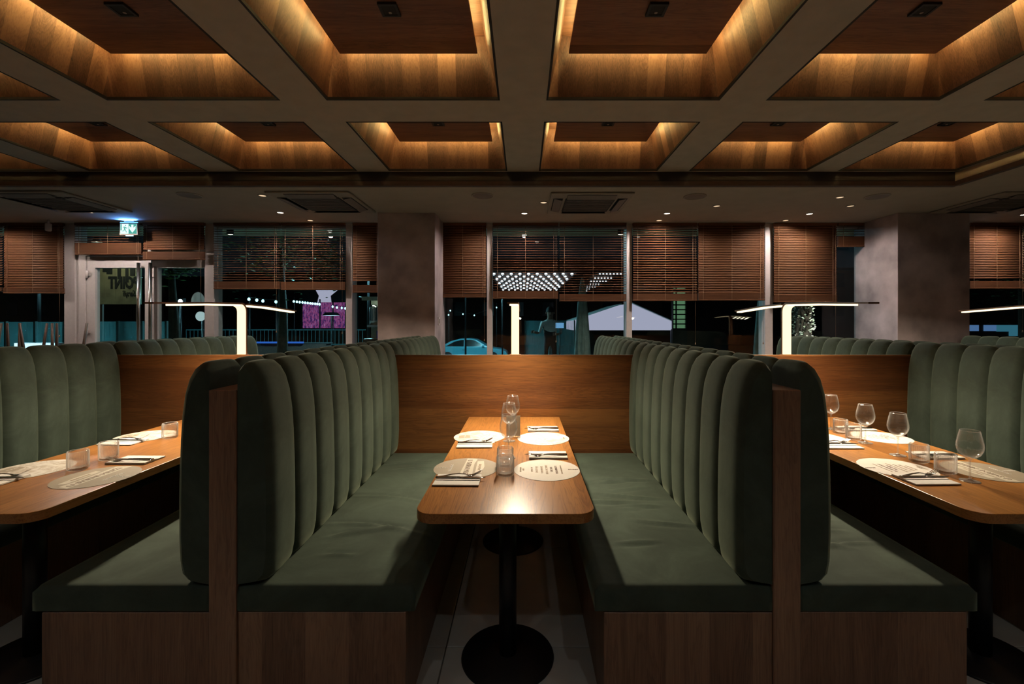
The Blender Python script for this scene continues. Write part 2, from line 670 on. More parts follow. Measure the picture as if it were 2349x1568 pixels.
def text_mesh(body, size, extrude=0.0004, shear=0.0, align='CENTER', fat=0.0):
    cu = bpy.data.curves.new('lettering', 'FONT')
    cu.body = body
    cu.size = size
    cu.extrude = extrude
    cu.shear = shear
    cu.offset = fat
    cu.align_x = align
    cu.align_y = 'CENTER'
    cu.resolution_u = 2
    ob = bpy.data.objects.new('lettering', cu)
    me = bpy.data.meshes.new_from_object(ob)
    bpy.data.objects.remove(ob)
    me.name = 'lettering'
    me.materials.clear()
    return me


# ------------------------------------------------------------------ room: floor, walls
FLOOR_X0, FLOOR_X1, FLOOR_Y0, FLOOR_Y1 = -9.5, 9.5, -4.0, 6.12
fl = MB().box(FLOOR_X0, FLOOR_X1, FLOOR_Y0, FLOOR_Y1, -0.12, -0.006).build('floor', 'grout')
tag(fl, 'pale stone floor tiles in narrow joints under the booths', 'floor', kind='structure')
TS = 0.9
tile_me = MB().box(0.003, TS - 0.003, 0.003, TS - 0.003, -0.01, 0.0).mesh('tile', bevel=0.002, seg=1)
x = -0.345 - 5 * TS
while x < 4.2:
    y = 2.03 - 3 * TS
    while y < 3.4:
        link('floor_tile', tile_me, 'tile', fl, (x, y, 0))
        y += TS
    x += TS
o = MB().box(-9.7, -9.5, -4.0, 6.3, -0.12, 3.3).build('wall_left', 'wall_dark')
tag(o, 'plain dark side wall beyond the picture edge', 'wall', kind='structure')
o = MB().box(9.5, 9.7, -4.0, 6.3, -0.12, 3.3).build('wall_right', 'wall_dark')
tag(o, 'plain dark side wall past the coffered ceiling', 'wall', kind='structure')
o = MB().box(-9.7, 9.7, -4.2, -4.0, -0.12, 3.3).build('wall_back', 'wall_dark')
tag(o, 'plain dark wall behind the viewer', 'wall', kind='structure')

# ------------------------------------------------------------------ ceiling: beams, coffers, soffit
ZB, ZS = EYE + 1.45, EYE + 1.31            # underside of the beams, underside of the soffit
CW, CD = 0.565, 0.531                      # half width and half depth of a coffer opening
COLS = [-6.444, -5.012, -3.580, -2.148, -0.716, 0.716, 2.148, 3.568]
ROWS = [-0.326, 1.050, 2.426, 3.802]
YF = 4.36                                  # fascia between coffers and soffit
XF = 4.155
ceil = MB()
xs0 = -9.5
edges = [xs0]
for c in COLS:
    edges += [c - CW, c + CW]
edges += [XF]
for i in range(0, len(edges), 2):          # long beams
    ceil.box(edges[i], edges[i + 1], -4.0, YF, ZB, ZB + 0.42)
yed = [-4.0]
for r in ROWS:
    yed += [r - CD, r + CD]
yed += [YF]
for c in COLS:
    for i in range(0, len(yed), 2):
        ceil.box(c - CW, c + CW, yed[i], yed[i + 1], ZB, ZB + 0.42)
ceiling = ceil.build('ceiling', 'ceiling_paint')
tag(ceiling, 'beige beam grid of the coffered timber ceiling above the booths', 'ceiling', kind='structure')
MB().box(-9.7, 9.7, -4.0, 6.3, ZB + 0.421, ZB + 0.5).build('roof_slab', 'wall_dark', ceiling)
MB().box(-9.5, 9.5, YF + 0.002, 6.3, ZS, ZS + 0.05).build('soffit', 'soffit_paint', ceiling)
MB().box(XF + 0.002, 9.5, -4.0, YF, ZS, ZS + 0.05).build('soffit', 'soffit_paint', ceiling)
f = MB()
f.prism([(YF, ZB + 0.03), (YF + 0.03, ZB + 0.03), (YF + 0.03, ZS + 0.042), (YF - 0.03, ZS + 0.042), (YF - 0.03, ZS + 0.05)], 0, -9.5, XF + 0.03)
f.build('fascia_band', 'fascia_dark', ceiling)
MB().box(-9.5, XF + 0.0, YF - 0.03, YF + 0.02, ZS - 0.001, ZS + 0.041).build('fascia_lip', 'fascia_lip', ceiling)
f = MB()
f.prism([(XF, ZB + 0.03), (XF + 0.03, ZB + 0.03), (XF + 0.03, ZS + 0.042), (XF - 0.03, ZS + 0.042), (XF - 0.03, ZS + 0.05)], 1, -4.0, YF)
f.build('fascia_band', 'soffit_paint', ceiling)
MB().box(XF - 0.03, XF + 0.02, -4.0, YF - 0.031, ZS - 0.001, ZS + 0.041).build('fascia_lip', 'fascia_lip', ceiling)

CH, TAPER = 0.359, 0.26
LIP = 0.013
ti = CH * TAPER


def slab(q0, q1, q2, q3, nrm, th):
    v = [Vector(q) for q in (q0, q1, q2, q3)]
    n = Vector(nrm) * th
    return MB().add(v + [q + n for q in v], [(0, 1, 2, 3), (7, 6, 5, 4), (0, 4, 5, 1), (1, 5, 6, 2), (2, 6, 7, 3), (3, 7, 4, 0)])


w0, d0 = CW - LIP, CD - LIP
w1, d1 = CW - ti, CD - ti
z0 = 0.016
me_far = slab((-w0, d0, z0), (w0, d0, z0), (w1, d1, CH), (-w1, d1, CH), (0, 1, 0.2), 0.006).mesh('side_panel')
me_near = slab((-w0, -d0, z0), (w0, -d0, z0), (w1, -d1, CH), (-w1, -d1, CH), (0, -1, 0.2), 0.006).mesh('side_panel')
me_left = slab((-w0, -d0, z0), (-w0, d0, z0), (-w1, d1, CH), (-w1, -d1, CH), (-1, 0, 0.2), 0.006).mesh('side_panel')
me_right = slab((w0, -d0, z0), (w0, d0, z0), (w1, d1, CH), (w1, -d1, CH), (1, 0, 0.2), 0.006).mesh('side_panel')
me_top = MB().box(-w1 - 0.002, w1 + 0.002, -d1 - 0.002, d1 + 0.002, CH, CH + 0.012).mesh('coffer')
PZ = 0.232
PWX, PWY = 0.43, 0.41
me_pan = MB().box(-PWX, PWX, -PWY, PWY, PZ, PZ + 0.018).mesh('hanging_panel')
g = MB()
for sx in (-1, 1):
    g.box(sx * PWX - 0.004, sx * PWX + 0.004, -PWY, PWY, PZ - 0.0015, PZ + 0.0)
me_bat = MB()
for q_ in (-1, 1):
    me_bat.box(-PWX + 0.02, PWX - 0.02, q_ * (PWY - 0.034) - 0.008, q_ * (PWY - 0.034) + 0.008, PZ + 0.018, PZ + 0.075)
    me_bat.box(q_ * (PWX - 0.034) - 0.008, q_ * (PWX - 0.034) + 0.008, -PWY + 0.034, PWY - 0.034, PZ + 0.018, PZ + 0.075)
me_bat = me_bat.mesh('led_batten')
me_rim = MB()
t_ = 0.013
for (a, b, c_, d_) in ((-CW, CW, CD - t_, CD), (-CW, CW, -CD, -CD + t_), (-CW, -CW + t_, -CD, CD), (CW - t_, CW, -CD, CD)):
    me_rim.box(a, b, c_, d_, -0.001, 0.016)
me_rim = me_rim.mesh('shadow_gap')
led_a = MB().box(-PWX + 0.02, PWX - 0.02, -0.006, 0.006, 0, 0.010).mesh('led_strip')
led_b = MB().box(-0.006, 0.006, -PWY + 0.02, PWY - 0.02, 0, 0.010).mesh('led_strip')
for me, mt in ((me_far, 'veneer_coffer_x'), (me_near, 'veneer_coffer_x'), (me_left, 'veneer_coffer_y'), (me_right, 'veneer_coffer_y'),
               (me_top, 'veneer_panel'), (me_pan, 'veneer_panel'), (me_rim, 'dark_edge'), (me_bat, 'veneer_panel'), (led_a, 'cove_light'), (led_b, 'cove_light')):
    me.materials.append(MATS[mt])
for r in ROWS:
    for c in COLS:
        if r < 1.5 and abs(c) > 4.5:
            pass
        co = link('coffer', me_top, None, ceiling, (c, r, ZB))
        for me in (me_far, me_near, me_left, me_right):
            link('side_panel', me, None, co)
        link('hanging_panel', me_pan, None, co)
        link('shadow_gap', me_rim, None, co)
        link('led_batten', me_bat, None, co)
        link('led_strip', led_a, None, co, (0, PWY - 0.018, PZ + 0.049))
        link('led_strip', led_a, None, co, (0, -PWY + 0.018, PZ + 0.049))
        link('led_strip', led_b, None, co, (PWX - 0.018, 0, PZ + 0.049))
        link('led_strip', led_b, None, co, (-PWX + 0.018, 0, PZ + 0.049))

# ------------------------------------------------------------------ pillars
YP = 5.406


def pillar(x0, x1, label):
    p = MB().box(x0, x1, YP, 6.12, 0, ZS).build('pillar', 'plaster', bevel=0.004, seg=1)
    return tag(p, label, 'pillar', kind='structure')


pillar(-1.736, -1.05, 'square pinkish plaster pillar between two windows behind the centre booth')
pillar(4.466, 5.327, 'broad mottled plaster pillar beside the last window on the right')

# ------------------------------------------------------------------ windows and door
YW = 6.0


def wx(p):
    return (p - CX) * YW / F


ZT = ZS                    # frames run up to the soffit


def window(n, a, b, label):
    """glazed bay between pixel columns a and b (inner edges of its frame)"""
    x0, x1 = wx(a), wx(b)
    w = thing('window_%d' % n, label, 'window', ((x0 + x1) / 2, YW, 0), kind='structure')
    h = (x1 - x0) / 2
    MB().box(-h, h, 0.085, 0.095, 0.1, ZT).build('pane', 'window_glass', w)
    MB().box(-h, h, 0.0, 0.16, 0.0, 0.1).build('sill_rail', 'white_pvc', w, bevel=0.004)
    MB().box(-h, h, 0.05, 0.14, ZT - 0.05, ZT).build('head_rail', 'white_pvc', w)
    return w


def mullion(a, b, n):
    x0, x1 = wx(a), wx(b)
    m = MB().box(x0, x1, YW, YW + 0.17, 0, ZT).build('trim_%d' % n, 'white_pvc', bevel=0.004)
    return m


mull = [(147, 172, 'white window post between the far window and the glazed door'),
        (470, 491, 'white post on the window side of the glazed door'),
        (793, 808, 'white window post in front of the narrow kiosk pane'),
        (1117, 1129, 'slim white window post behind the cyan car'),
        (1437, 1450, 'slim white window post behind the lit tent'),
        (1755, 1773, 'wide white window post behind the lamp of the right booth')]
for i, (a, b, lb) in enumerate(mull):
    tag(mullion(a, b, i + 1), lb, 'window post', kind='structure')
window(1, -250, 147, 'tall window at the far left behind the upturned chairs')
window(2, 491, 793, 'wide window looking out on the pink video wall')
window(3, 808, 872, 'narrow window slit beside the plaster pillar')
window(4, 1012, 1117, 'window with a closed blind above the rear of the cyan car')
window(5, 1129, 1437, 'wide window with open slats behind the centre lamp')
window(6, 1450, 1755, 'wide window with the green shelf display behind it')
window(7, 1773, 1992, 'window with the white flowering trunk behind it')
window(8, 2200, 2700, 'window with teal lit panels beyond at the far right')

# double door
dx0, dx1 = wx(172), wx(470)
door = thing('door_1', 'white framed double glass door under the exit sign', 'door', ((dx0 + dx1) / 2, YW, 0), kind='structure')
hx = (dx1 - dx0) / 2
dxc = (dx0 + dx1) / 2
zd = px(0, 586, YW).z
MB().box(-hx, hx, 0.02, 0.14, zd, zd + 0.09).build('transom_bar', 'white_pvc', door, bevel=0.004)
MB().box(-hx, -hx + 0.12, 0.02, 0.14, 0, zd).build('jamb', 'white_pvc', door, bevel=0.004)
MB().box(hx - 0.02, hx, 0.02, 0.14, 0, zd).build('jamb', 'white_pvc', door, bevel=0.004)
MB().box(-hx, hx, 0.085, 0.095, zd + 0.09, ZT).build('transom_pane', 'window_glass', door)
zg = px(0, 613, YW).z
for (a, b, ga, gb) in ((192, 342, 213, 328), (344, 469, 357, 467)):
    x0, x1, g0, g1 = wx(a) - dxc, wx(b) - dxc, wx(ga) - dxc, wx(gb) - dxc
    lf = MB()
    lf.box(x0, g0, 0.03, 0.10, 0.02, zd - 0.01)
    lf.box(g1, x1, 0.03, 0.10, 0.02, zd - 0.01)
    lf.box(g0, g1, 0.03, 0.10, zg, zd - 0.01)
    lf.box(g0, g1, 0.03, 0.10, 0.02, 0.14)
    leaf = lf.build('door_leaf', 'white_pvc', door)
    MB().box(g0, g1, 0.06, 0.07, 0.14, zg).build('pane', 'window_glass', leaf)
    hxp = (wx(322) if a == 192 else wx(349)) - dxc
    hb = MB().tube([(hxp, -0.03, px(0, 603, YW).z), (hxp, -0.03, 0.9)], 0.02, 12)
    for zz in (2.05, 1.05):
        hb.tube([(hxp, -0.03, zz), (hxp, 0.035, zz)], 0.008, 8)
    hb.build('pull_handle', 'steel', leaf)
for yy in (629, 760):
    zz = px(0, yy, YW).z
    hg = MB().tube([(wx(197) - dxc, 0.012, zz - 0.05), (wx(197) - dxc, 0.012, zz + 0.05)], 0.014, 10)
    hg.box(wx(197) - dxc - 0.03, wx(197) - dxc + 0.035, 0.015, 0.03, zz - 0.02, zz + 0.02)
    hg.build('hinge', 'white_pvc', door)
st = MB()
pts = [(0.17 * cos(a) * 0.55, 0.14 * sin(a)) for a in [pi * k / 12 for k in range(13)]]
st.prism(pts, 1, 0.056, 0.059)
so = st.build('glass_sticker', 'sticker_film', door, loc=(wx(447) - dxc, 0, px(0, 693, YW).z))

# ------------------------------------------------------------------ blinds
YB = 5.95
PITCH = 0.0315
slat_cache = {}


def blind(a, b, ybot, tilt, stack_px, label, y=YB, group='wooden slatted window blinds', top=0.0, gap=0):
    x0, x1 = (a - CX) * y / F, (b - CX) * y / F
    hw = (x1 - x0) / 2 - 0.004
    zb = px(0, ybot, y).z
    zs = px(0, ybot - stack_px, y).z
    root = thing('window_blind', label, 'blind', ((x0 + x1) / 2, y, zb), group=group)
    zt = ZS - 0.002 - zb
    MB().box(-hw, hw, -0.02, 0.02, zt - 0.035, zt).build('head_rail', 'blind_wood', root)
    key = (round(hw, 4), tilt)
    prof_ = []
    for sd, off in ((1, 0.0013), (-1, -0.0013)):
        for k in range(6):
            u_ = (-1 + 2 * k / 5) * sd
            yy, zz = 0.020 * u_, off + 0.0045 * (1 - u_ * u_)
            c_, s_ = cos(R(tilt)), sin(R(tilt))
            prof_.append((yy * c_ - zz * s_, yy * s_ + zz * c_))
    me = MB().prism(prof_, 0, -hw, hw, smooth=True).mesh('slat')
    for p_ in me.polygons:
        if len(p_.vertices) > 4:
            p_.use_smooth = False
    me.materials.append(MATS['blind_wood'])
    z = zt - 0.05
    while z > zs - zb + 0.012 + gap:
        link('slat', me, None, root, (0, 0, z))
        z -= PITCH
    # the gathered slats above the bottom rail
    sh = zs - zb
    sb = MB()
    n = max(2, int((sh - 0.02) / 0.0062))
    for k in range(n):
        zz = 0.02 + (sh - 0.02) * (k + 0.5) / n
        j = random.uniform(-0.0015, 0.0015)
        sb.box(-hw, hw, -0.0175 + j, 0.0175 + j, zz - 0.0022, zz + 0.0022)
    sb.build('slat_bundle', 'blind_wood', root)
    MB().box(-hw, hw, -0.02, 0.02, 0.0, 0.018).build('bottom_rail', 'blind_wood', root, bevel=0.003, seg=1)
    for q in ((-0.86, 0.0, 0.86) if hw > 0.3 else (-0.7, 0.7)):
        c = MB().box(q * hw - 0.002, q * hw + 0.002, -0.0215, -0.0195, 0.01, zt - 0.03)
        c.build('ladder_cord', 'cord', root)
    pc = MB().tube([(hw * 0.93, -0.03, zt - 0.04), (hw * 0.93, -0.03, -0.55)], 0.0016, 5)
    pc.lathe([(0.001, 0.03), (0.006, 0.02), (0.008, 0), (0.001, -0.002)], 8, (hw * 0.93, -0.03, -0.57))
    pc.build('pull_cord', 'cord', root)
    return root


blind(-150, 8, 668, 30, 10, 'slightly open slatted blind cut by the left picture edge')
blind(10, 147, 673, 63, 12, 'closed blind at far left beside the white window post')
blind(173, 327, 584, 18, 27, 'short raised blind behind the exit sign over the left door leaf', gap=0.0)
blind(329, 470, 596, 63, 19, 'short raised blind over the right door leaf', y=5.94, gap=0.03)
blind(491, 643, 663, 6, 18, 'open blind nearest the door with a bright window edge showing through')
blind(645, 793, 665, 4, 19, 'open blind hanging above the pink video wall')
blind(809, 876, 671, 63, 18, 'narrow closed blind running behind the plaster pillar', gap=0.03)
blind(1008, 1116, 682, 63, 9, 'closed blind between the pillar and the slim post, over the cyan car')
blind(1130, 1281, 685, 5, 18, 'open blind in front of the rows of round lights, above the centre lamp')
blind(1283, 1437, 691, 2, 17, 'open blind hanging lower, in front of the folded parasol')
blind(1451, 1599, 690, 28, 17, 'half open blind over the lit tent, next to a closed one')
blind(1601, 1754, 689, 63, 17, 'closed blind left of the wide window post')
blind(1774, 1919, 693, 63, 16, 'closed blind above the white flowering trunk')
blind(1921, 1992, 566, 8, 24, 'very short raised blind in the corner by the broad pillar')
blind(2222, 2345, 662, 63, 18, 'closed blind right of the broad pillar', gap=0.025)
blind(2347, 2520, 668, 63, 18, 'closed blind cut by the right picture edge')

# ------------------------------------------------------------------ ceiling fittings on the soffit


def soff(x_, y_):
    d = F * (ZS - EYE) / (CY - y_)
    return ((x_ - CX) * d / F, d, ZS)


def cassette(x_, y_, label):
    p = soff(x_, y_)
    u = thing('air_conditioner', label, 'air conditioner', p, group='ceiling cassette units')
    h = 0.42
    MB().box(-h, h, -h, h, -0.022, -0.001).build('face_frame', 'unit_plastic', u, bevel=0.01)
    gr = MB().box(-0.26, 0.26, -0.26, 0.26, -0.035, -0.022).build('intake_grille', 'grey_grille', u, bevel=0.008)
    for k in range(12):
        yy = -0.23 + k * 0.042
        MB().box(-0.245, 0.245, yy - 0.005, yy + 0.005, -0.039, -0.0345).build('grille_bar', 'unit_plastic_dark', gr)
    for k in range(4):
        lv = MB().cbox((0, 0.335, -0.034), (0.50, 0.085, 0.006), Matrix.Rotation(R(14), 3, 'X'))
        lo = lv.build('air_flap', 'unit_plastic_dark', u, bevel=0.002, seg=1)
        lo.rotation_euler = (0, 0, k * pi / 2)
        sl = MB().box(-0.25, 0.25, 0.285, 0.385, -0.0245, -0.021).build('outlet_slot', 'dark_edge', u)
        sl.rotation_euler = (0, 0, k * pi / 2)
    return u


cassette(745, 463, 'ceiling air conditioner over the window with the pink video wall')
cassette(1347, 465, 'ceiling air conditioner over the centre window')
cassette(140, 462, 'ceiling air conditioner left of the exit sign')
cassette(2300, 464, 'ceiling air conditioner above the broad pillar at the right edge')


def speaker(x_, y_, label):
    p = soff(x_, y_)
    u = thing('ceiling_speaker', label, 'speaker', p, group='round ceiling speakers')
    MB().lathe([(0.115, -0.001), (0.115, -0.006), (0.105, -0.010), (0.102, -0.006)], 32).build('rim', 'unit_plastic', u)
    MB().lathe([(0.102, -0.006), (0.06, -0.009), (0.0005, -0.010)], 32).build('grille', 'unit_plastic_dark', u)
    return u


speaker(435, 447, 'round ceiling speaker between the left two air conditioners')
speaker(1107, 448, 'round ceiling speaker left of the centre air conditioner')
speaker(1594, 450, 'round ceiling speaker above the closed blind left of the wide post')
speaker(2012, 450, 'round ceiling speaker in front of the broad pillar')
speaker(2296, 484, 'round ceiling speaker behind the broad pillar by the right edge')


def downlight(x_, y_, label, on=True):
    p = soff(x_, y_)
    u = thing('recessed_downlight', label, 'downlight', p, group='small round downlights in the flat ceiling')
    MB().lathe([(0.046, -0.0005), (0.046, -0.005), (0.036, -0.006), (0.034, -0.001)], 24).build('trim_ring', 'unit_plastic', u)
    MB().lathe([(0.034, -0.0015), (0.02, -0.003), (0.0005, -0.0035)], 24).build('lens', 'spot_light' if on else 'spot_dim', u)
    if True:
        lamp_light('SPOT', 'beam', u, (0, 0, -0.012), SOFFIT_W * (1.0 if on else 0.08), (1.0, 0.88, 0.76), spot_size=R(168), spot_blend=0.35, shadow_soft_size=0.03)
    return u


for (a, b, lb, on) in ((-130, 486, 'unseen lit downlight added beyond the left picture edge', True),  # unseen, added to brighten the far left blind
                       (205, 486, 'lit downlight below the air conditioner left of the exit sign', True),
                       (643, 487, 'lit downlight left of the air conditioner over the pink video wall', True),
                       (1203, 489, 'lit downlight left of the centre air conditioner', True),
                       (1530, 489, 'lit downlight right of the centre air conditioner', True),
                       (1857, 490, 'lit downlight above the white flowering trunk', True),
                       (2349, 492, 'lit downlight at the right picture edge', True),
                       (602, 448, 'dim downlight near the dark ceiling step, left side', False),
                       (712, 505, 'dim downlight close to the blind over the pink video wall', False),
                       (1247, 464, 'dim downlight just left of the centre air conditioner', False),
                       (1512, 505, 'dim downlight close to the half open blind', False),
                       (1644, 472, 'dim downlight right of the round speaker above the closed blind', False),
                       (1802, 505, 'dim downlight close to the closed blind by the wide post', False),
                       (1927, 452, 'dim downlight near the corner of the ceiling step', False),
                       (1951, 472, 'dim downlight in front of the broad pillar', False)):
    downlight(a, b, lb, on)

cname = {-6.444: 'beyond the left edge', -5.012: 'out beyond the left edge', -3.58: 'at far left', -2.148: 'left of the centre pair', -0.716: 'left of the centre beam',
         0.716: 'right of the centre beam', 2.148: 'right of the centre pair', 3.568: 'at the right end'}
dl_me = MB()
dl_me.box(-0.05, 0.05, -0.05, -0.036, -0.002, 0.012).box(-0.05, 0.05, 0.036, 0.05, -0.002, 0.012)
dl_me.box(-0.05, -0.036, -0.036, 0.036, -0.002, 0.012).box(0.036, 0.05, -0.036, 0.036, -0.002, 0.012)
dl_me = dl_me.mesh('frame')
dl_bk = MB().box(-0.036, 0.036, -0.036, 0.036, 0.001, 0.006).mesh('baffle')
dl_ln = MB().lathe([(0.009, -0.001), (0.006, -0.002), (0.0005, -0.003)], 12, (0, 0.018, 0.0)).mesh('lens')  # pale lens kept small and off-centre to draw the glint
for me, mt in ((dl_me, 'black_steel'), (dl_bk, 'dark_edge'), (dl_ln, 'unit_plastic')):
    me.materials.append(MATS[mt])
for r, rn in ((2.426, 'front'), (3.802, 'second')):
    for c in COLS[2:]:
        u = thing('square_downlight', 'black square downlight in the %s row ceiling panel %s' % (rn, cname[c]), 'downlight', (c, r, ZB + PZ - 0.012), group='square downlights in the coffer panels')
        link('frame', dl_me, None, u)
        link('baffle', dl_bk, None, u)
        link('lens', dl_ln, None, u)

for c in COLS[1:]:                          # the aisle in front of the booths, above and behind the viewer
    u = thing('square_downlight', 'lit black square aisle downlight above the viewer, ' + cname[c], 'downlight', (c, ROWS[0], ZB + PZ - 0.012), group='lit aisle downlights')
    link('frame', dl_me, None, u)
    link('baffle', dl_bk, None, u)
    link('lens', dl_ln, None, u)
    lamp_light('SPOT', 'beam', u, (0, 0, -0.012), AISLE_W, (0.82, 0.96, 1.0), spot_size=R(125), spot_blend=0.8, shadow_soft_size=0.03)

# exit sign
es = thing('exit_sign', 'green lit exit sign with running figure and down arrow', 'exit sign', px(297, 525, 5.80))
sw, sh = 0.118, 0.080
MB().box(-sw, sw, -0.012, 0.014, -sh, sh).build('housing', 'unit_plastic_dark', es, bevel=0.004)
MB().box(-0.06, 0.06, -0.01, 0.012, sh, ZS - px(297, 525, 5.80).z).build('ceiling_mount', 'unit_plastic', es)
fc = MB().box(-0.104, 0.104, -0.0150, -0.0122, -0.062, 0.062).build('lit_face', 'exit_white', es)
gm = MB().box(0.002, 0.104, -0.0165, -0.0152, -0.062, 0.062)
gm.build('green_field', 'exit_green', fc)
gm = MB().box(-0.100, -0.086, -0.0165, -0.0152, -0.020, 0.060)
gm.build('door_symbol', 'exit_green', fc)
ar = [(0.039, 0.052), (0.065, 0.052), (0.065, 0.012), (0.092, 0.036), (0.092, 0.0), (0.052, -0.050), (0.012, 0.0), (0.012, 0.036), (0.039, 0.012)]
MB().prism(ar, 1, -0.0178, -0.0168).build('arrow', 'exit_white', fc)


def pic(pts, w, mat):
    m = MB()
    for (a, b) in zip(pts[:-1], pts[1:]):
        v = Vector((b[0] - a[0], b[1] - a[1]))
        n = Vector((-v.y, v.x)).normalized() * w
        m.prism([(a[0] + n.x, a[1] + n.y), (b[0] + n.x, b[1] + n.y), (b[0] - n.x, b[1] - n.y), (a[0] - n.x, a[1] - n.y)], 1, -0.0165, -0.0152)
    return m


fig = pic([(-0.046, 0.022), (-0.048, -0.006)], 0.008, None)
for p_ in ([(-0.070, 0.012), (-0.060, 0.024), (-0.040, 0.022), (-0.026, 0.008), (-0.012, 0.010)], [(-0.046, -0.004), (-0.034, -0.022), (-0.026, -0.046)], [(-0.050, -0.004), (-0.056, -0.026), (-0.078, -0.030)]):
    q = pic(p_, 0.004, None)
    fig.add(q.v, q.f)
hd = [(-0.036 + 0.007 * cos(2 * pi * k / 12), 0.042 + 0.007 * sin(2 * pi * k / 12)) for k in range(12)]
fig.prism(hd, 1, -0.0165, -0.0152)
fig.build('running_figure', 'exit_green', fc)
MB().box(-0.045, 0.045, -0.006, 0.008, -sh - 0.010, -sh).build('lower_light', 'glow_white', es)
MB().box(-0.11, 0.11, -0.012, -0.002, sh + 0.0005, sh + 0.006).build('upper_light', 'exit_blue', es)

eb = lamp_light('AREA', 'upper_glow', es, (0, -0.022, sh + 0.006), 3.2, (0.10, 0.34, 1.0), shape='RECTANGLE', size=0.2, size_y=0.012)
eb.rotation_euler = (R(180 + 40), 0, 0)

# motion sensor
sn = thing('motion_sensor', 'small white cylinder sensor hanging before the far left blind', 'sensor', px(111, 512, 5.80))
MB().lathe([(0.0005, -0.1), (0.024, -0.1), (0.032, -0.09), (0.032, -0.008), (0.022, 0.0)], 20).build('body', 'white_pvc', sn)
MB().tube([(0, 0, -0.004), (0, 0, ZS - px(111, 512, 5.80).z)], 0.012, 10).build('stem', 'white_pvc', sn)
# switch on the plaster pillar
sw_ = thing('wall_switch', 'small pale switch plate on the side of the plaster pillar', 'switch', (-1.05, 5.62, 1.47))
MB().box(0.0, 0.012, -0.04, 0.04, -0.05, 0.05).build('plate', 'white_pvc', sw_, bevel=0.003)
MB().box(0.012, 0.018, -0.02, 0.02, -0.028, 0.028).build('rocker', 'unit_plastic', sw_, bevel=0.002)

# ------------------------------------------------------------------ booths
X0 = -0.067                 # centre line of the middle booth
BP = 2.06                   # booth pitch
YN, YFAR = 1.66, 3.38       # near and far end of the front benches
PT = 0.04                   # partition thickness
DIV = [X0 - 1.5 * BP, X0 - 0.5 * BP, X0 + 0.5 * BP, X0 + 1.5 * BP, X0 + 2.5 * BP]
NCH = 9

# one backrest channel: depth d grows along +x, length along y
prof = [(0.0, 0.492), (0.06, 0.490), (0.100, 0.497), (0.121, 0.520), (0.130, 0.57), (0.134, 0.66), (0.134, 0.78), (0.132, 0.90), (0.128, 1.02), (0.122, 1.11),
        (0.112, 1.185), (0.096, 1.245), (0.073, 1.285), (0.045, 1.306), (0.018, 1.308), (0.004, 1.295), (0.0, 1.27), (0.0, 1.0), (0.0, 0.7)]


def channel_mesh(length):
    n = 11
    vs, fs = [], []
    m = len(prof)
    cx_, cz_ = 0.03, 0.9
    for k in range(n):
        u = -1 + 2 * k / (n - 1)
        y = u * length / 2 * 0.9985
        a = abs(u)
        sc_ = 1 - max(0, 1 - math.sqrt(max(0, 1 - a ** 3.2)))
        ins = 0.030 * (1 - sc_)
        for i, (d, z) in enumerate(prof):
            dd, zz = d, z
            if d > 0.02:
                dd = d - ins * min(1, d / 0.09)
            if z > 1.2:
                zz = z - ins * 0.8 * min(1, (z - 1.2) / 0.08)
            if z < 0.53 and d > 0.05:
                zz = z + ins * 0.3
            vs.append((dd, y, zz))
    for k in range(n - 1):
        for i in range(m):
            j = (i + 1) % m
            fs.append((k * m + i, k * m + j, (k + 1) * m + j, (k + 1) * m + i))
    mb = MB().add(vs, fs, True)
    mb.add([vs[i] for i in range(m)], [list(range(m))])
    mb.add([vs[(n - 1) * m + i] for i in range(m)], [list(range(m))[::-1]])
    me = mb.mesh('backrest_channel')
    me.materials.append(MATS['velvet_green'])
    return me


